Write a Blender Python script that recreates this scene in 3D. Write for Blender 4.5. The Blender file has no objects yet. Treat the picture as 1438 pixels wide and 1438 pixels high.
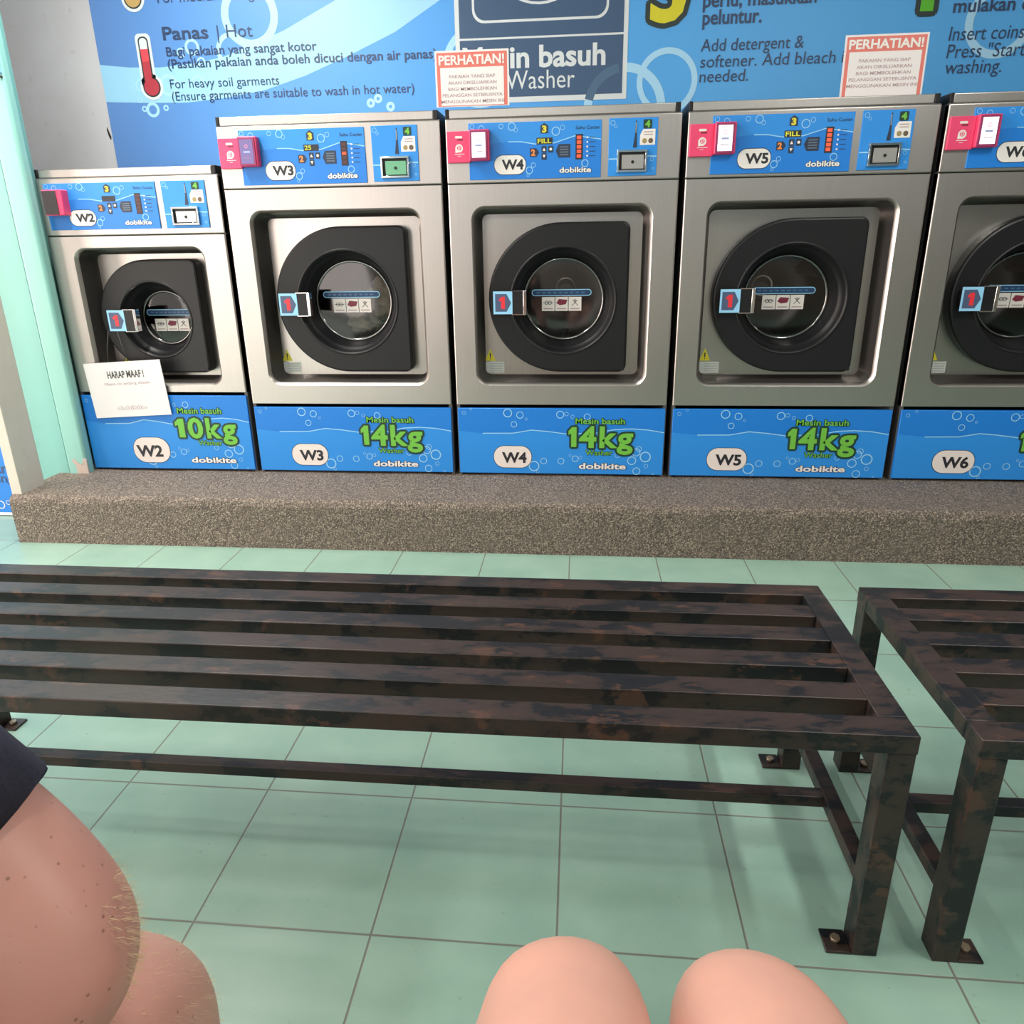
import bpy, bmesh, math, random
from mathutils import Vector, Matrix
random.seed(7)
PI = math.pi
S = bpy.context.scene
COL = S.collection

# ------------------------------------------------------------------ camera, world, light, exposure
cam_d = bpy.data.cameras.new('camera')
cam = bpy.data.objects.new('camera', cam_d)
COL.objects.link(cam)
cam.location = (0.02173, -1.13519, 1.06486)
cam.rotation_euler = (1.246406, 0.015536, 0.090556)
cam_d.sensor_width = 36
cam_d.lens = 36 * 1003.08 / 1438
cam_d.shift_y = -(719 - 672.37) / 1438
cam_d.clip_start = 0.02
S.camera = cam

S.view_settings.view_transform = 'Standard'
S.view_settings.look = 'None'
S.view_settings.gamma = 1
S.view_settings.use_curve_mapping = False
S.view_settings.exposure = 0.22

world = bpy.data.worlds.new('world')
S.world = world
world.use_nodes = True
bg = world.node_tree.nodes['Background']
bg.inputs['Color'].default_value = (1.0, 0.93, 0.88, 1)
bg.inputs['Strength'].default_value = 1.0


def area(name, loc, rot, sx, sy, power, color):
    l = bpy.data.lights.new(name, 'AREA')
    l.shape = 'RECTANGLE'
    l.size = sx
    l.size_y = sy
    l.energy = power
    l.color = color
    o = bpy.data.objects.new(name, l)
    COL.objects.link(o)
    o.location = loc
    o.rotation_euler = rot
    return o


# daylight through the open shop front on the left
area('daylight_opening', (-4.4, -0.5, 1.25), (0, -PI / 2, 0), 2.3, 3.2, 150, (1.0, 0.82, 0.72))


# daylight through the open front behind the people, left of the front wall
area('daylight_front', (-3.4, -4.6, 1.35), (PI / 2, 0, 0), 2.1, 2.4, 36, (1.0, 0.88, 0.82))


# ------------------------------------------------------------------ materials
MATS = {}


def mat(name, color, rough=0.5, metal=0.0, spec=0.5, emit=None, estr=1.0, coat=0.0):
    if name in MATS:
        return MATS[name]
    m = bpy.data.materials.new(name)
    m.use_nodes = True
    p = m.node_tree.nodes['Principled BSDF']
    p.inputs['Base Color'].default_value = (*color, 1)
    p.inputs['Roughness'].default_value = rough
    p.inputs['Metallic'].default_value = metal
    p.inputs['Specular IOR Level'].default_value = spec
    p.inputs['Coat Weight'].default_value = coat
    if emit:
        p.inputs['Emission Color'].default_value = (*emit, 1)
        p.inputs['Emission Strength'].default_value = estr
    MATS[name] = m
    return m


class NT:
    def __init__(s, m):
        s.t = m.node_tree
        s.n = s.t.nodes
        s.p = s.n.get('Principled BSDF')

    def add(s, typ, **kw):
        x = s.n.new(typ)
        for k, v in kw.items():
            if k in ('ins',):
                for a, b in v.items():
                    x.inputs[a].default_value = b
            else:
                setattr(x, k, v)
        return x

    def link(s, a, b):
        s.t.links.new(a, b)

    def coords(s, scale=(1, 1, 1), which='Object'):
        tc = s.add('ShaderNodeTexCoord')
        mp = s.add('ShaderNodeMapping')
        mp.inputs['Scale'].default_value = scale
        s.link(tc.outputs[which], mp.inputs['Vector'])
        return mp.outputs['Vector']

    def noise(s, vec, scale, detail=4, rough=0.55):
        n = s.add('ShaderNodeTexNoise')
        n.inputs['Scale'].default_value = scale
        n.inputs['Detail'].default_value = detail
        n.inputs['Roughness'].default_value = rough
        s.link(vec, n.inputs['Vector'])
        return n.outputs['Fac']

    def ramp(s, fac, stops):
        r = s.add('ShaderNodeValToRGB')
        e = r.color_ramp.elements
        while len(e) < len(stops):
            e.new(0.5)
        for q, (pos, c) in zip(e, stops):
            q.position = pos
            q.color = (*c, 1)
        s.link(fac, r.inputs['Fac'])
        return r.outputs['Color']

    def mixc(s, fac, a, b):
        x = s.add('ShaderNodeMix', data_type='RGBA')
        if hasattr(fac, 'node'):
            s.link(fac, x.inputs[0])
        else:
            x.inputs[0].default_value = fac
        for sock, v in ((x.inputs[6], a), (x.inputs[7], b)):
            if hasattr(v, 'node'):
                s.link(v, sock)
            else:
                sock.default_value = (*v, 1)
        return x.outputs[2]

    def bump(s, h, strength, dist=0.002):
        b = s.add('ShaderNodeBump')
        b.inputs['Strength'].default_value = strength
        b.inputs['Distance'].default_value = dist
        s.link(h, b.inputs['Height'])
        s.link(b.outputs['Normal'], s.p.inputs['Normal'])


def g(v):
    return (v, v, v)


def make_steel(name, base, rough):
    m = mat(name, base, rough, 1.0)
    t = NT(m)
    v = t.coords((90, 90, 1.2))
    n = t.noise(v, 3.0, 5)
    big = t.noise(t.coords((1, 1, 1)), 2.3, 3)
    c = t.ramp(n, [(0.3, tuple(x * 0.93 for x in base)), (0.7, base)])
    c2 = t.mixc(t.ramp(big, [(0.4, g(0)), (0.75, g(0.18))]), c, tuple(x * 0.7 for x in base))
    t.link(c2, t.p.inputs['Base Color'])
    r = t.add('ShaderNodeMapRange', ins={'To Min': rough - 0.02, 'To Max': rough + 0.03})
    t.link(n, r.inputs['Value'])
    t.link(r.outputs[0], t.p.inputs['Roughness'])
    t.bump(n, 0.03, 0.0004)
    return m


M_STEEL = make_steel('brushed_steel', (0.60, 0.555, 0.53), 0.36)
M_PLATE = make_steel('polished_steel', (0.60, 0.56, 0.525), 0.30)
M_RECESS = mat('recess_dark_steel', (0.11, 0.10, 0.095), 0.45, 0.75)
M_CHROME = mat('chrome', (0.72, 0.72, 0.72), 0.12, 1.0)
M_DRUM = mat('drum_steel', (0.20, 0.195, 0.19), 0.4, 1.0)
M_BLACKP = mat('black_plastic', (0.009, 0.009, 0.011), 0.42, spec=0.4)
M_DARK = mat('dark_gap', (0.012, 0.011, 0.011), 0.7)
M_GRAYP = mat('gray_side_paint', (0.10, 0.10, 0.10), 0.5)
M_BLUE = mat('print_blue', (0.012, 0.20, 0.68), 0.38)
M_BLUE2 = mat('print_blue_light', (0.025, 0.265, 0.76), 0.38)
M_SKYB = mat('print_pale_blue', (0.30, 0.62, 0.90), 0.4)
M_WHITE = mat('print_white', (0.80, 0.78, 0.76), 0.4)
M_CREAM = mat('print_cream', (0.78, 0.72, 0.69), 0.4)
M_GREEN = mat('print_green', (0.16, 0.50, 0.06), 0.4)
M_DGREEN = mat('print_dark_green', (0.012, 0.045, 0.03), 0.4)
M_NAVY = mat('print_navy', (0.02, 0.035, 0.07), 0.4)
M_INK = mat('print_ink', (0.02, 0.022, 0.03), 0.45)
M_RED = mat('print_red', (0.75, 0.035, 0.05), 0.4)
M_MAROON = mat('print_maroon', (0.20, 0.02, 0.05), 0.4)
M_YEL = mat('print_yellow', (0.75, 0.66, 0.04), 0.4)
M_PINK = mat('terminal_pink', (0.78, 0.06, 0.17), 0.4)
M_PINKD = mat('terminal_pink_dark', (0.30, 0.03, 0.12), 0.4)
M_SALMON = mat('notice_red', (0.72, 0.18, 0.15), 0.5)
M_GRAYTXT = mat('notice_gray_text', (0.42, 0.30, 0.33), 0.5)
M_PAPER = mat('paper', (0.80, 0.77, 0.78), 0.55)
M_LEDR = mat('led_red', (0.4, 0.02, 0.01), 0.4, emit=(1.0, 0.13, 0.05), estr=0.75)
M_LEDG = mat('led_yellow', (0.3, 0.3, 0.02), 0.4, emit=(0.75, 0.75, 0.05), estr=0.5)
M_SCR = mat('screen_white', (0.8, 0.8, 0.8), 0.3, emit=(0.95, 0.93, 1.0), estr=0.95)
M_SCRP = mat('screen_purple', (0.05, 0.04, 0.09), 0.3, emit=(0.30, 0.22, 0.55), estr=0.6)
M_SCRD = mat('screen_dark', (0.06, 0.05, 0.055), 0.12)
M_STRING = mat('string', (0.05, 0.05, 0.05), 0.7)


def make_glass():
    m = mat('door_glass', (0.02, 0.02, 0.022), 0.06)
    t = NT(m)
    out = t.n['Material Output']
    tr = t.add('ShaderNodeBsdfTransparent', ins={'Color': (0.72, 0.72, 0.73, 1)})
    gl = t.add('ShaderNodeBsdfGlossy', ins={'Color': (0.9, 0.9, 0.9, 1), 'Roughness': 0.07})
    fr = t.add('ShaderNodeFresnel', ins={'IOR': 1.75})
    mx = t.add('ShaderNodeMixShader')
    t.link(fr.outputs[0], mx.inputs[0])
    t.link(tr.outputs[0], mx.inputs[1])
    t.link(gl.outputs[0], mx.inputs[2])
    t.link(mx.outputs[0], out.inputs['Surface'])
    return m


M_GLASS = make_glass()


def make_floor():
    m = mat('mint_floor_tile', (0.30, 0.50, 0.39), 0.22)
    t = NT(m)
    tc = t.add('ShaderNodeTexCoord')
    sep = t.add('ShaderNodeSeparateXYZ')
    t.link(tc.outputs['Object'], sep.inputs[0])
    masks = []
    cells = []
    for ax in ('X', 'Y'):
        d = t.add('ShaderNodeMath', operation='DIVIDE', ins={1: 0.3})
        t.link(sep.outputs[ax], d.inputs[0])
        a = t.add('ShaderNodeMath', operation='ADD', ins={1: 0.5})
        t.link(d.outputs[0], a.inputs[0])
        f = t.add('ShaderNodeMath', operation='FRACT')
        t.link(a.outputs[0], f.inputs[0])
        s = t.add('ShaderNodeMath', operation='SUBTRACT', ins={1: 0.5})
        t.link(f.outputs[0], s.inputs[0])
        ab = t.add('ShaderNodeMath', operation='ABSOLUTE')
        t.link(s.outputs[0], ab.inputs[0])
        masks.append(ab.outputs[0])
        fl = t.add('ShaderNodeMath', operation='FLOOR')
        t.link(d.outputs[0], fl.inputs[0])
        cells.append(fl.outputs[0])
    mn = t.add('ShaderNodeMath', operation='MINIMUM')
    t.link(masks[0], mn.inputs[0])
    t.link(masks[1], mn.inputs[1])
    lt = t.add('ShaderNodeMapRange', ins={'From Min': 0.0035, 'From Max': 0.0075, 'To Min': 1.0, 'To Max': 0.0})
    t.link(mn.outputs[0], lt.inputs['Value'])
    cb = t.add('ShaderNodeCombineXYZ')
    t.link(cells[0], cb.inputs[0])
    t.link(cells[1], cb.inputs[1])
    wn = t.add('ShaderNodeTexWhiteNoise')
    t.link(cb.outputs[0], wn.inputs['Vector'])
    v = t.coords((1, 1, 1))
    n1 = t.noise(v, 4.5, 6, 0.6)
    n2 = t.noise(t.coords((1.4, 5, 1)), 1.8, 4, 0.55)
    c = t.ramp(n1, [(0.3, (0.23, 0.385, 0.325)), (0.7, (0.315, 0.475, 0.40))])
    c = t.mixc(t.ramp(n2, [(0.45, g(0)), (0.72, g(0.32))]), c, (0.20, 0.34, 0.275))
    c = t.mixc(t.ramp(wn.outputs['Value'], [(0, g(0)), (1, g(0.14))]), c, (0.28, 0.43, 0.33))
    n3 = t.noise(v, 60, 2)
    c = t.mixc(t.ramp(n3, [(0.70, g(0)), (0.74, g(0.35))]), c, (0.14, 0.22, 0.18))
    c = t.mixc(lt.outputs[0], c, (0.17, 0.175, 0.15))
    t.link(c, t.p.inputs['Base Color'])
    r = t.add('ShaderNodeMapRange', ins={'To Min': 0.2, 'To Max': 0.42})
    t.link(n1, r.inputs['Value'])
    t.link(r.outputs[0], t.p.inputs['Roughness'])
    inv = t.add('ShaderNodeMath', operation='SUBTRACT', ins={0: 1.0})
    t.link(lt.outputs[0], inv.inputs[1])
    t.bump(inv.outputs[0], 0.5, 0.002)
    return m


def make_pebble():
    m = mat('pebble_wash', (0.3, 0.26, 0.22), 0.75)
    t = NT(m)
    v = t.coords()
    vo = t.add('ShaderNodeTexVoronoi', ins={'Scale': 230.0, 'Randomness': 1.0})
    t.link(v, vo.inputs['Vector'])
    sp = t.add('ShaderNodeSeparateColor')
    t.link(vo.outputs['Color'], sp.inputs[0])
    c = t.ramp(sp.outputs[0], [(0.0, (0.06, 0.047, 0.04)), (0.35, (0.145, 0.112, 0.092)), (0.7, (0.25, 0.20, 0.16)), (1.0, (0.44, 0.365, 0.29))])
    dd = t.ramp(vo.outputs['Distance'], [(0.35, g(0)), (0.75, g(0.75))])
    c = t.mixc(dd, c, (0.085, 0.072, 0.062))
    big = t.noise(v, 5, 4)
    c = t.mixc(t.ramp(big, [(0.4, g(0)), (0.7, g(0.3))]), c, (0.16, 0.13, 0.11))
    t.link(c, t.p.inputs['Base Color'])
    inv = t.add('ShaderNodeMath', operation='SUBTRACT', ins={0: 1.0})
    t.link(vo.outputs['Distance'], inv.inputs[1])
    t.bump(inv.outputs[0], 0.6, 0.004)
    return m


def make_bench_paint():
    m = mat('worn_bench_paint', (0.04, 0.03, 0.03), 0.34, spec=0.4)
    t = NT(m)
    v = t.coords((4, 10, 6))
    n = t.noise(v, 2.2, 9, 0.66)
    fine = t.noise(t.coords((30, 90, 90)), 1.5, 5, 0.6)
    rust = t.noise(t.coords((4, 8, 5)), 3.0, 7, 0.65)
    c = t.ramp(n, [(0.44, (0.038, 0.023, 0.019)), (0.515, (0.027, 0.018, 0.016)), (0.53, (0.006, 0.0065, 0.009))])
    c = t.mixc(t.ramp(rust, [(0.60, g(0)), (0.64, g(0.8))]), c, (0.085, 0.040, 0.026))
    c = t.mixc(t.ramp(fine, [(0.45, g(0)), (0.8, g(0.35))]), c, (0.02, 0.014, 0.012))
    t.link(c, t.p.inputs['Base Color'])
    r = t.add('ShaderNodeMapRange', ins={'To Min': 0.26, 'To Max': 0.55})
    t.link(n, r.inputs['Value'])
    t.link(r.outputs[0], t.p.inputs['Roughness'])
    t.bump(fine, 0.25, 0.0015)
    return m


def make_wall(name, base, dirt, scale=2.0, amt=0.25, rough=0.6):
    m = mat(name, base, rough)
    t = NT(m)
    v = t.coords()
    n = t.noise(v, scale, 5, 0.6)
    n2 = t.noise(v, 16, 4, 0.6)
    c = t.mixc(t.ramp(n, [(0.42, g(0)), (0.75, g(amt))]), base, dirt)
    c = t.mixc(t.ramp(n2, [(0.64, g(0)), (0.72, g(amt))]), c, dirt)
    t.link(c, t.p.inputs['Base Color'])
    t.bump(n2, 0.12, 0.002)
    return m


M_FLOOR = make_floor()
M_PEBBLE = make_pebble()
M_BENCH = make_bench_paint()
M_GRAYW = make_wall('gray_wall_paint', (0.60, 0.61, 0.635), (0.40, 0.34, 0.33), 1.5, 0.4)
M_TEAL = make_wall('teal_wall_paint', (0.20, 0.48, 0.44), (0.16, 0.38, 0.36), 2.2, 0.35, 0.42)
M_TEALL = make_wall('teal_edge_paint', (0.27, 0.56, 0.51), (0.23, 0.47, 0.43), 2.2, 0.3, 0.42)
M_BEIGE = make_wall('beige_frame_paint', (0.60, 0.56, 0.50), (0.42, 0.38, 0.33), 3.0, 0.4)
M_PLASTER = make_wall('bare_plaster', (0.55, 0.47, 0.42), (0.3, 0.24, 0.2), 9.0, 0.6)
M_CEIL = make_wall('ceiling_paint', (0.72, 0.70, 0.67), (0.6, 0.57, 0.53))
M_OPP = make_wall('opposite_wall_paint', (0.56, 0.47, 0.42), (0.45, 0.36, 0.32))
M_OPPD = make_wall('unlit_wall_tone', (0.22, 0.20, 0.18), (0.17, 0.15, 0.13))  # right wall's colour darkened to stand in for the unlit side of the room
M_OPPB = make_wall('blue_wall_paint', (0.30, 0.46, 0.62), (0.25, 0.38, 0.5))
M_PAVE = make_wall('outdoor_paving', (0.42, 0.38, 0.34), (0.3, 0.27, 0.24))


def make_mural_blue():
    m = mat('mural_blue', (0.09, 0.34, 0.80), 0.45)
    t = NT(m)
    # blue varies along x: deeper and more muted at the left end, lighter rightwards
    tc = t.add('ShaderNodeTexCoord')
    sep = t.add('ShaderNodeSeparateXYZ')
    t.link(tc.outputs['Object'], sep.inputs[0])
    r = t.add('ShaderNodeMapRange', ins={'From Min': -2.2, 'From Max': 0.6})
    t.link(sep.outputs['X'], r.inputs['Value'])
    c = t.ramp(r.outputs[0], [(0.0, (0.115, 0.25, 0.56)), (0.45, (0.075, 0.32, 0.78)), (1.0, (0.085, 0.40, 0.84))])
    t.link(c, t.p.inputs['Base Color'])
    return m


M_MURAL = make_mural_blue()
M_MBAND = mat('mural_pale_band', (0.32, 0.62, 0.84), 0.45)
M_MRING = mat('mural_ring', (0.38, 0.68, 0.92), 0.45)
M_MBOARD = mat('mural_slate', (0.045, 0.095, 0.19), 0.45)
M_MTXT = mat('mural_text', (0.03, 0.055, 0.13), 0.45)
M_MWHITE = mat('mural_white', (0.66, 0.72, 0.74), 0.45)
M_MGREEN = mat('mural_green', (0.10, 0.48, 0.02), 0.45)
M_MYEL = mat('mural_yellow', (0.66, 0.62, 0.02), 0.45)
M_MDARK = mat('mural_dark', (0.02, 0.035, 0.035), 0.45)
M_MTAN = mat('mural_tan', (0.50, 0.33, 0.12), 0.45)
M_THERM = mat('mural_thermometer_red', (0.44, 0.045, 0.065), 0.45)
M_THERM2 = mat('mural_thermometer_light_red', (0.66, 0.07, 0.09), 0.45)


def make_skin(name, base, spots):
    m = mat(name, base, 0.42)
    t = NT(m)
    v = t.coords()
    n = t.noise(v, 9, 5, 0.6)
    c = t.ramp(n, [(0.3, tuple(x * 0.9 for x in base)), (0.7, (base[0] * 1.06, base[1] * 1.0, base[2] * 0.97))])
    red = t.noise(v, 5, 2)
    c = t.mixc(t.ramp(red, [(0.5, g(0)), (0.75, g(0.4))]), c, (base[0] * 0.98, base[1] * 0.72, base[2] * 0.70))
    if spots:
        vo = t.add('ShaderNodeTexVoronoi', ins={'Scale': 115.0, 'Randomness': 1.0})
        t.link(v, vo.inputs['Vector'])
        sp = t.add('ShaderNodeSeparateColor')
        t.link(vo.outputs['Color'], sp.inputs[0])
        near = t.ramp(vo.outputs['Distance'], [(0.09, g(1)), (0.17, g(0))])
        few = t.ramp(sp.outputs[0], [(0.50, g(0)), (0.52, g(1))])
        mu = t.add('ShaderNodeMath', operation='MULTIPLY')
        t.link(near, mu.inputs[0])
        t.link(few, mu.inputs[1])
        mu2 = t.add('ShaderNodeMath', operation='MULTIPLY', ins={1: 0.75})
        t.link(mu.outputs[0], mu2.inputs[0])
        c = t.mixc(mu2.outputs[0], c, (0.22, 0.10, 0.08))
    t.link(c, t.p.inputs['Base Color'])
    t.p.inputs['Subsurface Weight'].default_value = 0.12
    t.p.inputs['Subsurface Radius'].default_value = (0.02, 0.008, 0.005)
    t.p.inputs['Subsurface Scale'].default_value = 0.3
    t.bump(t.noise(v, 220, 3), 0.12, 0.0006)
    return m


M_SKIN = make_skin('pale_skin', (0.66, 0.355, 0.285), False)
M_SKIN2 = make_skin('freckled_skin', (0.56, 0.295, 0.245), True)


def make_cloth(name, base):
    m = mat(name, base, 0.85)
    t = NT(m)
    n = t.noise(t.coords(), 320, 3)
    t.link(t.ramp(n, [(0.3, tuple(x * 0.75 for x in base)), (0.7, tuple(x * 1.25 for x in base))]), t.p.inputs['Base Color'])
    t.bump(n, 0.3, 0.001)
    return m


M_NAVYC = make_cloth('navy_cotton', (0.022, 0.022, 0.045))
M_DENIM = make_cloth('charcoal_shorts', (0.05, 0.05, 0.06))
M_LAUNDRY = make_cloth('beige_laundry', (0.55, 0.48, 0.36))
M_HAIR = mat('blond_hair', (0.62, 0.47, 0.26), 0.5)
M_HEADHAIR = mat('brown_hair', (0.10, 0.055, 0.03), 0.6)


# ------------------------------------------------------------------ mesh helpers
_TXT = {}
_CAP = {}


def text_mesh(s, off=0.0):
    k = (s, off)
    if k not in _TXT:
        cu = bpy.data.curves.new('t', 'FONT')
        cu.body = s
        cu.offset = off
        cu.resolution_u = 3
        cu.fill_mode = 'FRONT'
        o = bpy.data.objects.new('t', cu)
        me = o.to_mesh()
        _TXT[k] = ([tuple(v.co) for v in me.vertices], [tuple(p.vertices) for p in me.polygons])
        o.to_mesh_clear()
        bpy.data.objects.remove(o)
        bpy.data.curves.remove(cu)
    return _TXT[k]


def rrect(x0, x1, z0, z1, r, n=6):
    """rounded rectangle; r may be (bottom left, bottom right, top right, top left)"""
    if not isinstance(r, (tuple, list)):
        r = (min(r, (x1 - x0) / 2 - 1e-5, (z1 - z0) / 2 - 1e-5),) * 4
    else:
        q_ = min((x1 - x0) / 2 - 1e-5, (z1 - z0) / 2 - 1e-5)
        r = tuple(min(v, q_) for v in r)
    out = []
    for (cx, cz, a, q) in ((x0 + r[0], z0 + r[0], PI, r[0]), (x1 - r[1], z0 + r[1], 1.5 * PI, r[1]),
                           (x1 - r[2], z1 - r[2], 0, r[2]), (x0 + r[3], z1 - r[3], PI / 2, r[3])):
        for i in range(n + 1):
            t = a + (PI / 2) * i / n
            out.append((cx + q * math.cos(t), cz + q * math.sin(t)))
    return out


def circ(cx, cz, r, n=48, a0=0.0):
    return [(cx + r * math.cos(a0 + 2 * PI * i / n), cz + r * math.sin(a0 + 2 * PI * i / n)) for i in range(n)]


class B:
    """collects shapes and links them as ONE mesh object"""

    def __init__(s):
        s.bm = bmesh.new()
        s.mats = []

    def mi(s, m):
        if m not in s.mats:
            s.mats.append(m)
        return s.mats.index(m)

    def _tag(s, faces, m, smooth=False):
        i = s.mi(m)
        for f in faces:
            f.material_index = i
            f.smooth = smooth

    def box(s, x0, x1, y0, y1, z0, z1, m, bev=0.0, seg=2):
        r = bmesh.ops.create_cube(s.bm, size=1)
        vs = r['verts']
        for v in vs:
            v.co = Vector(((x0 + x1) / 2 + v.co.x * (x1 - x0), (y0 + y1) / 2 + v.co.y * (y1 - y0), (z0 + z1) / 2 + v.co.z * (z1 - z0)))
        fs = list({f for v in vs for f in v.link_faces})
        s._tag(fs, m)
        if bev:
            es = list({e for v in vs for e in v.link_edges})
            r2 = bmesh.ops.bevel(s.bm, geom=es, offset=bev, segments=seg, affect='EDGES', profile=0.6)
            s._tag(r2['faces'], m, True)
            for f in fs:
                if f.is_valid:
                    f.smooth = False
        return s

    def loops(s, rings, m, closed=True, smooth=False, cap0=False, cap1=False):
        """bridge rings of 3D points"""
        rv = [[s.bm.verts.new(p) for p in r] for r in rings]
        fs = []
        for a, b in zip(rv[:-1], rv[1:]):
            n = len(a)
            for i in range(n if closed else n - 1):
                j = (i + 1) % n
                try:
                    fs.append(s.bm.faces.new((a[i], a[j], b[j], b[i])))
                except ValueError:
                    pass
        s._tag(fs, m, smooth)
        caps = []
        if cap0:
            caps.append(s.bm.faces.new(list(reversed(rv[0]))))
        if cap1:
            caps.append(s.bm.faces.new(rv[-1]))
        s._tag(caps, m)
        return rv

    def flat(s, pts, y, m):
        """a printed shape in the x-z plane, facing -y"""
        f = s.bm.faces.new([s.bm.verts.new((x, y, z)) for x, z in pts])
        f.normal_update()
        if f.normal.y > 0:
            f.normal_flip()
        s._tag([f], m)
        return s

    def ring(s, cx, cz, r, w, y, m, n=40, sx=1.0, a0=0, a1=2 * PI):
        full = abs(a1 - a0 - 2 * PI) < 1e-6
        k = n if full else n + 1
        o = [(cx + sx * r * math.cos(a0 + (a1 - a0) * i / n), y, cz + r * math.sin(a0 + (a1 - a0) * i / n)) for i in range(k)]
        q = [(cx + sx * (r - w) * math.cos(a0 + (a1 - a0) * i / n), y, cz + (r - w) * math.sin(a0 + (a1 - a0) * i / n)) for i in range(k)]
        s.loops([q, o], m, closed=full)
        return s

    def prism(s, pts, y0, y1, m, bev=0.0):
        """outline in x-z, from front y0 to back y1, optionally with a rounded front edge"""
        if bev:
            cx = sum(p[0] for p in pts) / len(pts)
            cz = sum(p[1] for p in pts) / len(pts)
            ins = inset(pts, bev)
            ins2 = inset(pts, bev * 0.3)
            rings = [[(x, y1, z) for x, z in pts], [(x, y0 + bev, z) for x, z in pts], [(x, y0 + bev * 0.3, z) for x, z in ins2], [(x, y0, z) for x, z in ins]]
        else:
            rings = [[(x, y1, z) for x, z in pts], [(x, y0, z) for x, z in pts]]
        s.loops(rings, m, cap0=True, cap1=True)
        return s

    def plate_hole(s, outer, holes, y, m):
        """flat sheet in the x-z plane with holes"""
        bm = s.bm
        es = []
        for lp in [outer] + holes:
            vs = [bm.verts.new((x, y, z)) for x, z in lp]
            for i in range(len(vs)):
                es.append(bm.edges.new((vs[i], vs[(i + 1) % len(vs)])))
        r = bmesh.ops.triangle_fill(bm, use_beauty=True, use_dissolve=False, edges=es)
        fs = [f for f in r['geom'] if isinstance(f, bmesh.types.BMFace)]
        for f in fs:
            f.normal_update()
            if f.normal.y > 0:
                f.normal_flip()
        s._tag(fs, m)
        return s

    def text(s, body, x, z, w, h, y, m, off=0.0, shear=0.0, center=False):
        """lettering facing -y: x,z the left end of the baseline (or its middle), w wide, capitals h high"""
        v0, _ = text_mesh(body, 0.0)
        vs, fs = text_mesh(body, off)
        if 'H' not in _CAP:
            _CAP['H'] = max(p[1] for p in text_mesh('H')[0])
        a = min(p[0] for p in v0)
        b = max(p[0] for p in v0)
        sz = h / _CAP['H']
        sx = w / (b - a) if w else sz
        if center:
            x = x - (b - a) * sx / 2
        nv = [s.bm.verts.new((x + (p[0] - a) * sx + shear * p[1] * sz, y, z + p[1] * sz)) for p in vs]
        out = []
        for f in fs:
            try:
                out.append(s.bm.faces.new([nv[i] for i in f]))
            except ValueError:
                pass
        s._tag(out, m)
        return s

    def tube(s, pts, r, m, n=10, cap=True):
        pts = [Vector(p) for p in pts]
        rr = r if isinstance(r, (list, tuple)) else [r] * len(pts)
        rings = []
        up = Vector((0, 0, 1))
        for i, p in enumerate(pts):
            d = (pts[min(i + 1, len(pts) - 1)] - pts[max(i - 1, 0)]).normalized()
            u = d.cross(up if abs(d.z) < 0.9 else Vector((1, 0, 0))).normalized()
            w = d.cross(u)
            rings.append([p + (u * math.cos(2 * PI * k / n) + w * math.sin(2 * PI * k / n)) * rr[i] for k in range(n)])
        s.loops(rings, m, smooth=True, cap0=cap, cap1=cap)
        return s

    def build(s, name, parent=None, loc=(0, 0, 0), recalc=False):
        if recalc:
            bmesh.ops.recalc_face_normals(s.bm, faces=s.bm.faces)
        me = bpy.data.meshes.new(name)
        s.bm.to_mesh(me)
        s.bm.free()
        for m in s.mats:
            me.materials.append(m)
        o = bpy.data.objects.new(name, me)
        COL.objects.link(o)
        o.location = loc
        if parent:
            o.parent = parent
        return o


def one_shape(b, x, z, w, h, y, m):
    """a heavy numeral 1 with a flag"""
    b.flat([(x + 0.34 * w, z), (x + w, z), (x + w, z + h), (x + 0.46 * w, z + h), (x, z + 0.80 * h), (x, z + 0.60 * h), (x + 0.34 * w, z + 0.68 * h)], y, m)


def heavy(b, parts, x, z, w, h, y, mi, mo, rad, boff=0.03, n=12):
    """bold letters each in its own slot (character, start, end as shares of w) over a thick rounded outline"""
    def put(dx, dz, yy, m, off):
        for ch, a, e in parts:
            if ch == '1':
                one_shape(b, x + a * w + dx, z + dz, (e - a) * w, h, yy, m)
            else:
                b.text(ch, x + a * w + dx, z + dz, (e - a) * w, h, yy, m, off)
    for i in range(n):
        t_ = 2 * PI * i / n
        put(rad * math.cos(t_), rad * math.sin(t_), y - 0.00003 * i, mo, boff)
    put(0, 0, y - 0.00003 * n - 0.0003, mi, boff)


def outlined(b, s, x, z, w, h, y, mi, mo, off, boff=0.02):
    b.text(s, x, z, w, h, y, mo, off)
    b.text(s, x, z, w, h, y - 0.0004, mi, boff)


def inset(pts, d):
    n = len(pts)
    out = []
    area2 = sum(pts[i][0] * pts[(i + 1) % n][1] - pts[(i + 1) % n][0] * pts[i][1] for i in range(n))
    sg = 1 if area2 > 0 else -1
    for i in range(n):
        p = Vector(pts[i])
        j = 1
        while (Vector(pts[(i + j) % n]) - p).length < 1e-7:
            j += 1
        k = 1
        while (p - Vector(pts[(i - k) % n])).length < 1e-7:
            k += 1
        e1 = (p - Vector(pts[(i - k) % n])).normalized()
        e2 = (Vector(pts[(i + j) % n]) - p).normalized()
        n1 = Vector((-e1.y, e1.x)) * sg
        n2 = Vector((-e2.y, e2.x)) * sg
        b = (n1 + n2)
        b = b.normalized() * (d / max(0.4, (b.normalized()).dot(n1)))
        out.append((p.x + b.x, p.y + b.y))
    return out


def thing(name, label, cat, loc=(0, 0, 0), rz=0.0, group=None):
    o = bpy.data.objects.new(name, None)
    o.empty_display_size = 0.1
    COL.objects.link(o)
    o.location = loc
    o.rotation_euler = (0, 0, rz)
    return tag(o, label, cat, group)


def tag(o, label, cat, group=None):
    o['label'] = label
    o['category'] = cat
    if group:
        o['group'] = group
    return o


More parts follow.
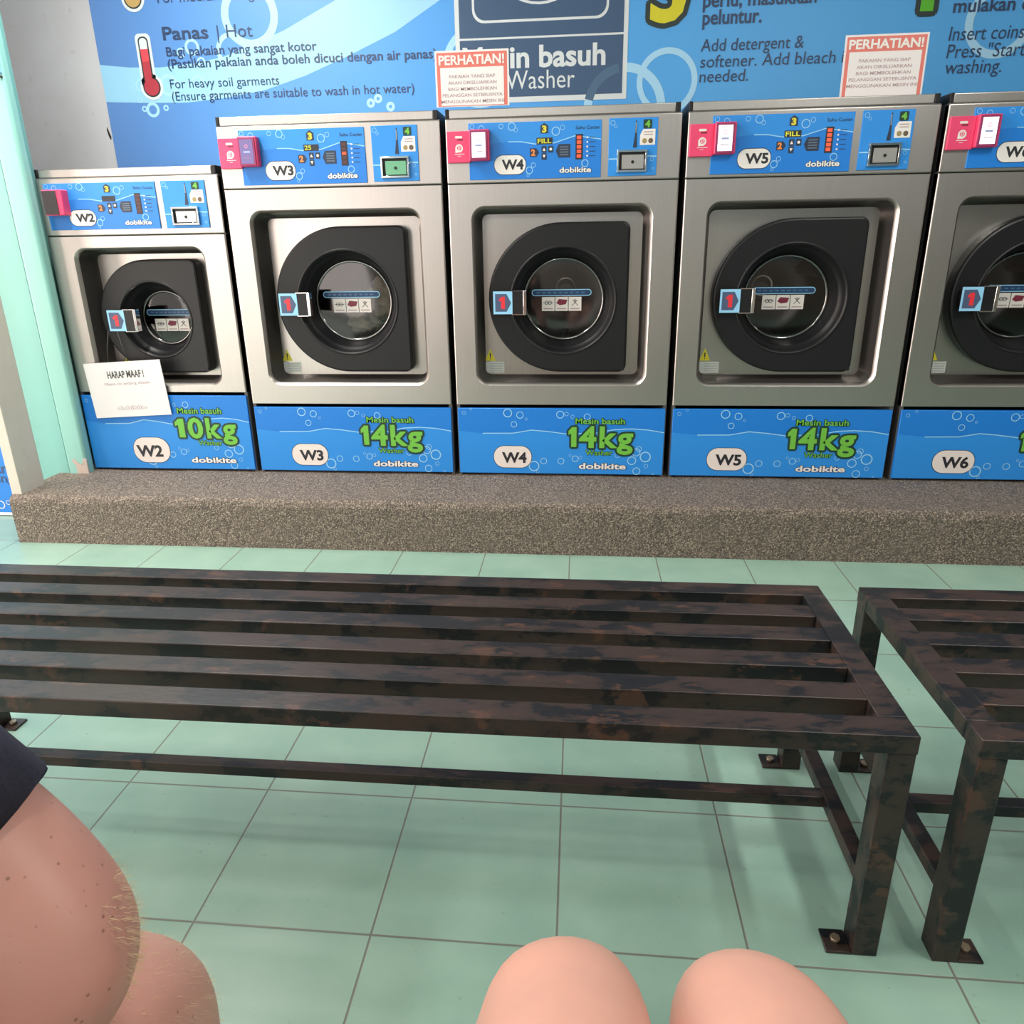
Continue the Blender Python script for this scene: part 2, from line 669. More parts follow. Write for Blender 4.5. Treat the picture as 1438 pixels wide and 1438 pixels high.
def struct(o):
    o['kind'] = 'structure'
    return o


# ------------------------------------------------------------------ the setting
YM, ZS, YW = 1.508, 0.187, 2.40     # machine fronts, platform top, back wall

struct(B().box(-6, 5, -4.7, 2.6, -0.1, 0, M_FLOOR).build('floor'))
struct(B().box(-9, -6.01, -7, 4, -0.12, -0.01, M_PAVE).build('ground'))
struct(B().box(-4.4, 5, -4.7, 2.6, 2.75, 2.85, M_CEIL).build('ceiling'))
w = B().box(-4.4, 5.1, YW, YW + 0.15, 0, 2.75, M_GRAYW)
w.flat([(-2.209, 1.556), (-2.203, 1.540), (-2.198, 1.538), (-2.196, 1.552), (-2.203, 1.575), (-2.209, 1.595), (-2.213, 1.58)], YW - 0.0006, M_DARK)
struct(w.build('wall_back'))
struct(B().box(5, 5.1, -4.7, YW, 0, 2.75, M_OPPD).build('wall_right'))
w = B().box(-2.2, 5.0, -4.7, -4.6, 0, 1.35, M_OPP)
w.box(-2.2, 5.0, -4.7, -4.6, 1.35, 2.75, M_OPPB)
struct(w.build('wall_front'))
# side wall behind the washers (grey) and the teal pier in front of it
struct(B().box(-2.75, -2.62, 1.5, YW, 0, 2.75, M_GRAYW).build('wall_left'))
t = B().box(-2.62, -2.04, 1.46, 1.62, 0, 2.75, M_TEAL)
t.box(-2.04, -1.955, 1.456, 1.50, 0.16, 2.75, M_TEALL, 0.012, 3)
pts = [(-2.00, 0.187), (-1.952, 0.187), (-1.952, 0.245), (-1.965, 0.252), (-1.972, 0.232), (-1.983, 0.226), (-1.992, 0.236), (-2.008, 0.25), (-2.013, 0.235), (-2.00, 0.222)]
t.prism(pts, 1.453, 1.46, M_PLASTER)
struct(t.build('wall_pier'))
struct(B().box(-2.088, -2.046, 1.205, 1.325, 0.16, 2.75, M_BEIGE, 0.003).build('trim_1'))

# raised pebble-wash platform the washers stand on
p = B()
nx = 90
prof = [(1.181, 0.0), (1.181, 0.162), (1.186, 0.178), (1.2, ZS), (2.4, ZS), (2.4, 0.0)]
rings = []
for i in range(nx + 1):
    x = -2.085 + (5.0 + 2.085) * i / nx
    rings.append([(x, y + (random.uniform(-1, 1) * 0.0025 if k in (1, 2, 3) else 0), z + (random.uniform(-1, 1) * 0.0022 if k in (1, 2, 3) else 0)) for k, (y, z) in enumerate(prof)])
p.loops(rings, M_PEBBLE, cap0=True, cap1=True)
struct(p.build('floor_platform', recalc=True))

# ceiling tube lights (out of the picture; the last is added to brighten the left back wall)
for i, (x, y0, pw) in enumerate(((1.5, -0.5, 36), (3.6, -0.5, 6), (-0.6, -2.6, 30), (-1.62, 1.0, 54))):
    o = thing('ceiling_light', ['slim white tube light over the gap between the benches', 'slim white tube light near the right wall',
                                'slim white tube light over the seated people', 'slim white tube light added unseen to brighten the wall behind W2 and W3'][i], 'light', (x, y0, 2.75), 0, 'ceiling tube lights')
    B().box(-0.05, 0.05, -0.62, 0.62, -0.06, 0, M_WHITE, 0.006).build('housing', o)
    B().tube([(0, -0.58, -0.075), (0, 0.58, -0.075)], 0.014, mat('tube_glow', (0.9, 0.9, 0.9), 0.4, emit=(1, 0.97, 0.9), estr=6)).build('tube', o)
    a = area('tube_light', (x, y0, 2.655), (0, 0, 0), 0.09, 1.16, pw, (1.0, 0.97, 0.90))

# ------------------------------------------------------------------ wall banner
m = B()
Y0 = YW - 0.006
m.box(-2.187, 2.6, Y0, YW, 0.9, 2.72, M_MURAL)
L = lambda k: Y0 - 0.0005 * k
up = [(-2.187, 1.85), (-2.05, 1.835), (-1.9, 1.83), (-1.75, 1.84), (-1.6, 1.86), (-1.45, 1.905), (-1.3, 1.955), (-1.15, 2.02), (-1.0, 2.085), (-0.85, 2.17)]
lo = [(-0.42, 2.17), (-0.6, 2.04), (-0.8, 1.93), (-1.02, 1.845), (-1.22, 1.775), (-1.42, 1.722), (-1.62, 1.695), (-1.8, 1.683), (-2.0, 1.688), (-2.187, 1.697)]
m.flat(up + lo, L(1), M_MBAND)
ring_n = 0
for cx, cz, r, wd in ((-1.45, 2.02, 0.13, 0.034), (-1.55, 1.885, 0.073, 0.02), (-1.735, 1.905, 0.034, 0.012), (-1.79, 1.885, 0.02, 0.008), (-1.70, 1.845, 0.02, 0.008),
                      (-1.87, 1.757, 0.046, 0.014), (-2.005, 1.76, 0.026, 0.008), (-1.965, 1.658, 0.032, 0.013), (-2.005, 1.663, 0.013, 0.007), (-1.90, 1.664, 0.013, 0.007),
                      (-2.02, 1.70, 0.012, 0.005), (-1.73, 1.765, 0.03, 0.01), (-0.43, 1.785, 0.165, 0.03), (-0.93, 1.655, 0.019, 0.012), (-0.895, 1.672, 0.019, 0.012), (-0.84, 1.638, 0.02, 0.013),
                      (0.205, 1.60, 0.178, 0.036), (0.385, 1.70, 0.130, 0.025), (1.715, 1.875, 0.135, 0.032), (2.3, 2.2, 0.2, 0.04)):
    ring_n += 1
    m.ring(cx, cz, r, wd, L(1.4 + 0.06 * ring_n), M_MRING)
# washer board
m.flat(rrect(-0.534, 0.212, 1.638, 2.6, 0.004, 2), L(3), M_MWHITE)
m.flat([(-0.515, 1.66), (0.193, 1.66), (0.193, 1.885), (-0.515, 1.885)], L(4), M_MBOARD)
m.flat([(-0.515, 1.893), (0.193, 1.893), (0.193, 2.58), (-0.515, 2.58)], L(4), M_MBOARD)
m.flat(rrect(-0.457, 0.128, 1.948, 2.52, 0.05), L(5), M_MWHITE)
m.flat(rrect(-0.447, 0.118, 1.958, 2.51, 0.045), L(6), M_MBOARD)
m.ring(-0.165, 2.235, 0.226, 0.01, L(7), M_MWHITE)
for cx, cz, r, wd, a0, a1 in ((0.205, 1.60, 0.178, 0.036, 1.75, 2.9),):
    m.ring(cx, cz, r, wd, L(4.5), mat('board_ring', (0.07, 0.14, 0.24), 0.45), 20, 1, a0, a1)
m.text('Mesin basuh', -0.5, 1.775, 0.615, 0.08, L(5.6), M_MWHITE, 0.028)
m.text('Washer', -0.315, 1.69, 0.302, 0.072, L(5.6), M_MWHITE, -0.002)
# instructions on the left
m.text('Panas', -1.862, 1.938, 0.21, 0.05, L(5), M_MTXT, 0.018)
m.text('|', -1.608, 1.934, 0.006, 0.052, L(5), M_MTXT)
m.text('Hot', -1.565, 1.937, 0.12, 0.05, L(5), M_MTXT)
m.text('For medium soil garments', -1.864, 2.082, 0.645, 0.038, L(5), M_MTXT)
m.text('Bagi pakaian yang sangat kotor', -1.858, 1.873, 0.70, 0.036, L(5), M_MTXT, 0.012)
m.text('(Pastikan pakaian anda boleh dicuci dengan air panas)', -1.86, 1.824, 1.24, 0.036, L(5), M_MTXT, 0.012)
m.text('For heavy soil garments', -1.863, 1.743, 0.517, 0.037, L(5), M_MTXT)
m.text('(Ensure garments are suitable to wash in hot water)', -1.863, 1.692, 1.135, 0.037, L(5), M_MTXT)
m.text('perlu, masukkan', 0.52, 1.971, 0.458, 0.052, L(5), M_MTXT, 0.018)
m.text('peluntur.', 0.522, 1.908, 0.24, 0.052, L(5), M_MTXT, 0.018)
m.text('Add detergent &', 0.52, 1.808, 0.425, 0.046, L(5), M_MTXT, 0, 0.06)
m.text('softener. Add bleach if', 0.522, 1.747, 0.615, 0.046, L(5), M_MTXT, 0, 0.06)
m.text('needed.', 0.522, 1.691, 0.205, 0.046, L(5), M_MTXT, 0, 0.06)
m.text('mulakan cucian.', 1.526, 1.913, 0.46, 0.048, L(5), M_MTXT, 0.018)
m.text('Insert coins.', 1.525, 1.812, 0.305, 0.05, L(5), M_MTXT, 0, 0.06)
m.text('Press "Start" to begin', 1.527, 1.748, 0.56, 0.05, L(5), M_MTXT, 0, 0.06)
m.text('washing.', 1.528, 1.69, 0.225, 0.05, L(5), M_MTXT, 0, 0.06)
heavy(m, (('3', 0, 1),), 0.312, 1.932, 0.125, 0.23, L(4), M_MYEL, M_MDARK, 0.02, 0.03)
heavy(m, (('4', 0, 1),), 1.31, 1.932, 0.15, 0.23, L(4), M_MGREEN, M_MDARK, 0.02, 0.03)
# thermometer and the coin-coloured bulb above it
for rr, mm, k in ((0.012, M_MWHITE, 4), (0.0, M_MDARK, 5), (-0.007, None, 6)):
    if mm:
        m.flat(circ(-1.952, 1.752, 0.042 + rr, 32), L(k), mm)
        m.flat(rrect(-1.990 - rr + 0.004, -1.942 + rr + 0.004, 1.75, 1.955 + rr, 0.02), L(k), mm)
        m.flat(circ(-1.978, 2.105, 0.042 + rr, 32), L(k), mm)
m.flat(circ(-1.952, 1.752, 0.036, 32), L(6), M_THERM)
m.flat([(-1.98, 1.76), (-1.944, 1.76), (-1.944, 1.855), (-1.98, 1.855)], L(6.4), M_THERM)
m.flat([(-1.98, 1.855), (-1.944, 1.855), (-1.944, 1.905), (-1.98, 1.905)], L(6.4), M_THERM2)
m.flat(rrect(-1.98, -1.944, 1.88, 1.949, 0.016), L(6), M_MWHITE)
m.flat(circ(-1.978, 2.105, 0.036, 32), L(6), M_MTAN)
tag(m.build('wall_banner'), 'large blue printed banner with washing instructions on the wall above the washers', 'banner')

# ------------------------------------------------------------------ prints shared by the washers


def bubbles(b, spots, y, m=M_SKYB):
    for i, (cx, cz, r) in enumerate(spots):
        b.ring(cx, cz, r, max(0.0012, r * 0.2), y - 0.00001 * i, m, 20)


def strip(b, pts, wd, y, m):
    a = [(x, y, z + wd / 2) for x, z in pts]
    c = [(x, y, z - wd / 2) for x, z in pts]
    b.loops([c, a], m, closed=False)


def front_plate(W, H, num, kg, par):
    """blue printed kick plate; local z from 0.008 up"""
    z0 = 0.009
    b = B()
    b.box(0.004, W - 0.004, -0.003, 0.012, z0, z0 + H, M_BLUE, 0.0015, 1)
    e = -0.0034
    Wd = W - 0.008
    U = lambda u: 0.004 + Wd * u
    V = lambda v: z0 + H * v
    pt = [(U(0.0), V(0.655)), (U(0.12), V(0.62)), (U(0.27), V(0.625)), (U(0.36), V(0.675)), (U(0.44), V(0.655)), (U(0.53), V(0.62)), (U(0.68), V(0.64)), (U(0.76), V(0.69)), (U(0.84), V(0.705)), (U(0.92), V(0.69)), (U(0.9985), V(0.65))]
    b.flat([(U(0.0015), V(0.008)), (U(0.9985), V(0.008))] + list(reversed([(max(U(0.0015), x), z) for x, z in pt])), e, M_BLUE2)
    strip(b, pt[1:], 0.0035, e - 0.0004, M_SKYB)
    bubbles(b, [(U(a), V(c), r) for a, c, r in ((0.03, 0.93, 0.007), (0.065, 0.985, 0.005), (0.245, 0.93, 0.017), (0.305, 0.90, 0.014), (0.275, 0.76, 0.012), (0.335, 0.84, 0.005), (0.5, 0.91, 0.015), (0.53, 0.92, 0.008), (0.56, 0.88, 0.007),
                                               (0.63, 0.88, 0.013), (0.372, 0.12, 0.021), (0.42, 0.20, 0.013), (0.39, 0.03, 0.006), (0.505, 0.20, 0.013), (0.575, 0.24, 0.013), (0.60, 0.26, 0.007), (0.55, 0.29, 0.005),
                                               (0.85, 0.22, 0.017), (0.882, 0.40, 0.011), (0.915, 0.28, 0.021), (0.875, 0.06, 0.015), (0.92, 0.14, 0.008), (0.955, 0.02, 0.004), (0.78, 0.30, 0.010), (0.87, 0.35, 0.016))], e - 0.0004)
    if kg == '10kg':
        b.flat(rrect(U(0.265) - 0.001, U(0.492), V(0.082), V(0.44), (0.05, 0.05, 0.05, 0.05), 10), e - 0.0006, M_NAVY)
        b.flat(rrect(U(0.265) + 0.001, U(0.492) - 0.002, V(0.082) + 0.002, V(0.44) - 0.002, 0.049, 10), e - 0.001, M_CREAM)
        b.text(num, U(0.29), V(0.175), Wd * 0.152, H * 0.145, e - 0.0014, M_INK, 0.035)
        outlined(b, 'Mesin basuh', U(0.575), V(0.765), Wd * 0.265, 0.022, e - 0.0008, M_GREEN, M_DGREEN, 0.09, 0.012)
        heavy(b, (('1', 0.0, 0.15), ('0', 0.22, 0.44), ('k', 0.52, 0.72), ('g', 0.78, 0.98)), U(0.548), V(0.44), Wd * 0.37, 0.077, e - 0.0012, M_GREEN, M_DGREEN, 0.0075, 0.03)
        outlined(b, 'Washer', U(0.675), V(0.335), Wd * 0.145, 0.02, e - 0.0008, M_GREEN, M_DGREEN, 0.06, 0.0)
        outlined(b, 'dobikite', U(0.618), V(0.095), Wd * 0.27, 0.021, e - 0.0008, M_WHITE, M_NAVY, 0.075, 0.03)
    else:
        b.flat(rrect(U(0.172) - 0.001, U(0.362), V(0.085), V(0.435), (0.042, 0.042, 0.042, 0.042), 10), e - 0.0006, M_NAVY)
        b.flat(rrect(U(0.172) + 0.001, U(0.362) - 0.002, V(0.085) + 0.002, V(0.435) - 0.002, 0.041, 10), e - 0.001, M_CREAM)
        b.text(num, U(0.217), V(0.175), Wd * 0.116, H * 0.15, e - 0.0014, M_INK, 0.035)
        outlined(b, 'Mesin basuh', U(0.575), V(0.775), Wd * 0.235, 0.021, e - 0.0008, M_GREEN, M_DGREEN, 0.09, 0.012)
        heavy(b, (('1', 0.0, 0.125), ('4', 0.18, 0.42), ('k', 0.50, 0.73), ('g', 0.77, 0.99)), U(0.541), V(0.425), Wd * 0.31, 0.078, e - 0.0012, M_GREEN, M_DGREEN, 0.0075, 0.03)
        outlined(b, 'Washer', U(0.625), V(0.30), Wd * 0.13, 0.02, e - 0.0008, M_GREEN, M_DGREEN, 0.06, 0.0)
        outlined(b, 'dobikite', U(0.595), V(0.088), Wd * 0.225, 0.022, e - 0.0008, M_WHITE, M_NAVY, 0.075, 0.03)
    return b.build('kick_plate', par)


def icon_arrow(b, x, z, w, h, y, m, tip='r'):
    if tip == 'r':
        b.flat([(x, z), (x + w * 0.72, z), (x + w, z + h / 2), (x + w * 0.72, z + h), (x, z + h)], y, m)
    elif tip == 'l':
        b.flat([(x, z + h / 2), (x + w * 0.2, z), (x + w, z), (x + w, z + h), (x + w * 0.2, z + h)], y, m)
    else:
        b.flat([(x, z), (x + w, z), (x + w, z + h * 0.72), (x + w / 2, z + h), (x, z + h * 0.72)], y, m)


def control_panel(x0, x1, z0, z1, num, disp, leds, par):
    b = B()
    b.box(x0, x1, -0.004, 0.004, z0, z1, M_BLUE2, 0.001, 1)
    W, H = x1 - x0, z1 - z0
    e = -0.0044
    U = lambda u: x0 + W * u
    V = lambda v: z0 + H * v
    b.flat([(U(0.002), V(0.004)), (U(0.998), V(0.004)), (U(0.998), V(0.66)), (U(0.9), V(0.70)), (U(0.8), V(0.73)), (U(0.65), V(0.62)), (U(0.5), V(0.61)), (U(0.4), V(0.65)), (U(0.3), V(0.66)), (U(0.002), V(0.6))], e, M_BLUE)
    strip(b, [(U(0.3), V(0.66)), (U(0.4), V(0.655)), (U(0.5), V(0.61)), (U(0.65), V(0.62)), (U(0.8), V(0.73)), (U(0.9), V(0.70)), (U(0.998), V(0.66))], 0.003, e - 0.0004, M_SKYB)
    bubbles(b, [(U(a), V(c), r) for a, c, r in ((0.25, 0.93, 0.008), (0.33, 0.92, 0.013), (0.36, 0.86, 0.007), (0.66, 0.82, 0.014), (0.71, 0.88, 0.008), (0.46, 0.15, 0.012), (0.49, 0.24, 0.008), (0.45, 0.06, 0.005), (0.88, 0.25, 0.012), (0.03, 0.94, 0.008), (0.10, 0.90, 0.01))], e - 0.0004)
    b.flat(rrect(U(0.19), U(0.436), V(0.075), V(0.435), 0.03, 8), e - 0.0006, M_NAVY)
    b.flat(rrect(U(0.194), U(0.432), V(0.087), V(0.423), 0.0285, 8), e - 0.001, M_WHITE)
    b.text(num, U(0.255), V(0.175), W * 0.158, H * 0.165, e - 0.0014, M_INK, 0.035)
    icon_arrow(b, U(0.545), V(0.79), W * 0.057, H * 0.18, e - 0.0006, M_NAVY, 'u')
    b.text('3', U(0.561), V(0.81), W * 0.026, H * 0.105, e - 0.001, M_YEL, 0.05)
    b.flat([(U(0.515), V(0.60)), (U(0.635), V(0.60)), (U(0.635), V(0.715)), (U(0.515), V(0.715))], e - 0.0006, M_INK)
    if disp:
        b.text(disp, U(0.525), V(0.62), W * (0.1 if len(disp) > 2 else 0.05), H * 0.075, e - 0.001, M_LEDG, 0.02)
    icon_arrow(b, U(0.465), V(0.385), W * 0.068, H * 0.15, e - 0.0006, M_NAVY, 'r')
    b.text('2', U(0.477), V(0.41), W * 0.026, H * 0.1, e - 0.001, mat('print_orange', (0.8, 0.25, 0.06), 0.4), 0.05)
    for bx, bz, k in ((0.553, 0.455, 'u'), (0.603, 0.455, 'p'), (0.553, 0.33, 'd')):
        b.flat(rrect(U(bx), U(bx + 0.038), V(bz), V(bz + 0.115), 0.002, 3), e - 0.0006, M_NAVY)
        cx, cz = U(bx + 0.019), V(bz + 0.0575)
        q = 0.005
        if k == 'u':
            b.flat([(cx - q, cz - q), (cx + q, cz - q), (cx, cz + q)], e - 0.001, M_WHITE)
        elif k == 'd':
            b.flat([(cx - q, cz + q), (cx, cz - q), (cx + q, cz + q)], e - 0.001, M_WHITE)
        else:
            b.flat(circ(cx, cz, q * 0.9, 10), e - 0.001, M_WHITE)
    icon_arrow(b, U(0.66), V(0.36), W * 0.108, H * 0.235, e - 0.0006, M_NAVY, 'l')
    for k in range(4):
        b.flat([(U(0.69), V(0.40 + k * 0.045)), (U(0.755), V(0.40 + k * 0.045)), (U(0.755), V(0.42 + k * 0.045)), (U(0.69), V(0.42 + k * 0.045))], e - 0.001, mat('print_slate', (0.12, 0.16, 0.22), 0.5))
    b.text('Suhu Cucian', U(0.808), V(0.845), W * 0.175, H * 0.055, e - 0.0006, M_NAVY, 0.005)
    b.flat([(U(0.808), V(0.32)), (U(0.862), V(0.32)), (U(0.862), V(0.76)), (U(0.808), V(0.76))], e - 0.0006, M_INK)
    for k in range(5):
        zc = V(0.38 + k * 0.08)
        b.flat([(U(0.818), zc - 0.005), (U(0.850), zc - 0.005), (U(0.850), zc + 0.005), (U(0.818), zc + 0.005)], e - 0.001, M_LEDR if leds[k] else mat('led_off', (0.09, 0.03, 0.03), 0.4))
        b.flat(circ(U(0.895), zc, 0.003, 8), e - 0.0006, M_WHITE)
        b.flat([(U(0.91), zc - 0.001), (U(0.955), zc - 0.001), (U(0.955), zc + 0.001), (U(0.91), zc + 0.001)], e - 0.0006, M_NAVY)
    outlined(b, 'dobikite', U(0.69), V(0.095), W * 0.235, H * 0.09, e - 0.0006, M_WHITE, M_NAVY, 0.075, 0.03)
    return b.build('control_panel', par)


def coin_panel(x0, x1, z0, z1, tint, par):
    b = B()
    b.box(x0, x1, -0.004, 0.004, z0, z1, M_BLUE2, 0.001, 1)
    W, H = x1 - x0, z1 - z0
    e = -0.0044
    U = lambda u: x0 + W * u
    V = lambda v: z0 + H * v
    strip(b, [(U(0.01), V(0.30)), (U(0.2), V(0.30)), (U(0.4), V(0.36)), (U(0.99), V(0.33))], 0.004, e, M_SKYB)
    bubbles(b, [(U(0.9), V(0.28), 0.006), (U(0.08), V(0.92), 0.008), (U(0.14), V(0.86), 0.005), (U(0.93), V(0.12), 0.004)], e)
    b.flat([(U(0.50), V(0.49)), (U(0.585), V(0.49)), (U(0.575), V(0.70)), (U(0.565), V(0.95)), (U(0.545), V(0.95)), (U(0.535), V(0.70))], e - 0.0004, M_NAVY)
    b.flat([(U(0.545), V(0.74)), (U(0.558), V(0.74)), (U(0.558), V(0.92)), (U(0.545), V(0.92))], e - 0.0008, mat('print_steel', (0.45, 0.45, 0.42), 0.4))
    b.flat(rrect(U(0.70), U(0.875), V(0.81), V(0.965), 0.004, 3), e - 0.0004, M_DGREEN)
    b.text('4', U(0.745), V(0.835), W * 0.085, H * 0.105, e - 0.0008, M_GREEN, 0.05)
    b.flat([(U(0.64), V(0.53)), (U(0.95), V(0.53)), (U(0.95), V(0.80)), (U(0.70), V(0.80)), (U(0.64), V(0.70))], e - 0.0004, M_WHITE)
    b.flat(circ(U(0.735), V(0.60), 0.008, 14), e - 0.0008, mat('print_bronze', (0.35, 0.26, 0.12), 0.5))
    b.flat(circ(U(0.86), V(0.60), 0.008, 14), e - 0.0008, mat('print_brown', (0.14, 0.09, 0.06), 0.5))
    for k in range(2):
        b.flat([(U(0.72), V(0.70 + 0.045 * k)), (U(0.9), V(0.70 + 0.045 * k)), (U(0.9), V(0.715 + 0.045 * k)), (U(0.72), V(0.715 + 0.045 * k))], e - 0.0008, M_GRAYTXT)
    o = b.build('coin_panel', par)
    c = B()
    x_a, x_b, z_a, z_b = U(0.18), U(0.80), V(0.06), V(0.45)
    fr = 0.007
    for (a, q, d, f) in ((x_a, x_b, z_b - fr, z_b), (x_a, x_b, z_a, z_a + fr), (x_a, x_a + fr, z_a + fr, z_b - fr), (x_b - fr, x_b, z_a + fr, z_b - fr)):
        c.box(a, q, -0.014, -0.0042, d, f, M_CHROME, 0.001, 1)
    c.box(x_a + fr, x_b - fr, -0.006, -0.0043, z_a + fr, z_b - fr, M_BLACKP)
    c.box(x_a + fr + 0.009, x_b - fr - 0.004, -0.011, -0.006, z_a + fr + 0.003, z_b - fr - 0.008, tint, 0.001, 1)
    c.tube([((x_a + x_b) / 2 + 0.002, -0.0111, (z_a + z_b) / 2 - 0.003), ((x_a + x_b) / 2 + 0.002, -0.013, (z_a + z_b) / 2 - 0.003)], 0.005, M_BLACKP, 12)
    c.build('coin_drawer', o)
    return o


def terminal(kind, par, W=0.152):
    """pink cashless payment terminal on the left of the fascia; local z about 1.125 .. 1.225"""
    z0, z1 = 1.126, 1.224
    root = B()
    if kind == 'turned':
        root.box(0.044, 0.119, -0.04, -0.0005, 0.983, 1.070, M_PINK, 0.003)
        root.box(0.046, 0.099, -0.0425, -0.039, 0.986, 1.067, M_SCRD, 0.001, 1)
        return root.build('payment_terminal', par)
    root.box(0.006, 0.084, -0.012, -0.0005, z0, z1, M_PINK, 0.002)
    root.box(0.084, W, -0.03, -0.0005, z0 + 0.004, z1 + 0.002, M_PINK, 0.004)
    e = -0.0124
    cx = 0.047
    root.flat(circ(cx, z0 + 0.045, 0.013, 20) , e, M_WHITE)
    root.flat([(cx - 0.013, z0 + 0.045), (cx - 0.013, z0 + 0.031), (cx, z0 + 0.033)], e - 0.0001, M_WHITE)
    root.flat(circ(cx, z0 + 0.046, 0.0075, 16), e - 0.0004, M_PINK)
    root.text('D', cx - 0.0035, z0 + 0.0412, 0.0075, 0.010, e - 0.0008, M_WHITE, 0.03)
    root.flat(rrect(cx - 0.013, cx + 0.012, z0 + 0.076, z0 + 0.083, 0.003, 3), e, M_CREAM)
    root.flat(rrect(cx - 0.006, cx + 0.014, z0 + 0.069, z0 + 0.074, 0.002, 3), e, M_MAROON)
    root.flat([(cx - 0.016, z0 + 0.026), (cx + 0.018, z0 + 0.026), (cx + 0.018, z0 + 0.028), (cx - 0.016, z0 + 0.028)], e, M_CREAM)
    root.flat([(cx - 0.006, z0 + 0.02), (cx + 0.006, z0 + 0.02), (cx + 0.006, z0 + 0.0215), (cx - 0.006, z0 + 0.0215)], e, M_CREAM)
    o = root.build('payment_terminal', par)
    s = B()
    s.box(0.0865, W - 0.006, -0.0335, -0.0295, z0 + 0.006, z1 - 0.001, M_PINKD, 0.001, 1)
    sm = {'purple': M_SCRP}.get(kind, M_SCR)
    xa, xb, za, zb = 0.0935, W - 0.0125, z0 + 0.013, z1 - 0.008
    s.flat([(xa, za), (xb, za), (xb, zb), (xa, zb)], -0.0341, sm)
    xm = (xa + xb) / 2
    s.ring(xm, zb - 0.022, 0.006, 0.002, -0.0345, mat('screen_pinkish', (0.7, 0.25, 0.4), 0.5), 14)
    s.flat(rrect(xm - 0.012, xm + 0.012, zb - 0.043, zb - 0.037, 0.002, 3), -0.0345, mat('screen_ink', (0.32, 0.38, 0.65), 0.5))
    s.flat([(xm - 0.014, zb - 0.06), (xm + 0.014, zb - 0.06), (xm + 0.014, zb - 0.0575), (xm - 0.014, zb - 0.0575)], -0.0345, mat('screen_gray', (0.3, 0.2, 0.3), 0.5))
    s.build('screen', o)
    return o


# ------------------------------------------------------------------ washers
def d_shape(cx, cz, r, xr, rc, n=40, nc=8):
    """circle on the left, squared corners on the right"""
    out = []
    for i in range(n + 1):
        a = PI / 2 + PI * i / n
        out.append((cx + r * math.cos(a), cz + r * math.sin(a)))
    for i in range(nc + 1):
        a = -PI / 2 + (PI / 2) * i / nc
        out.append((xr - rc + rc * math.cos(a), cz - r + rc + rc * math.sin(a)))
    for i in range(nc + 1):
        a = (PI / 2) * i / nc
        out.append((xr - rc + rc * math.cos(a), cz + r - rc + rc * math.sin(a)))
    return out


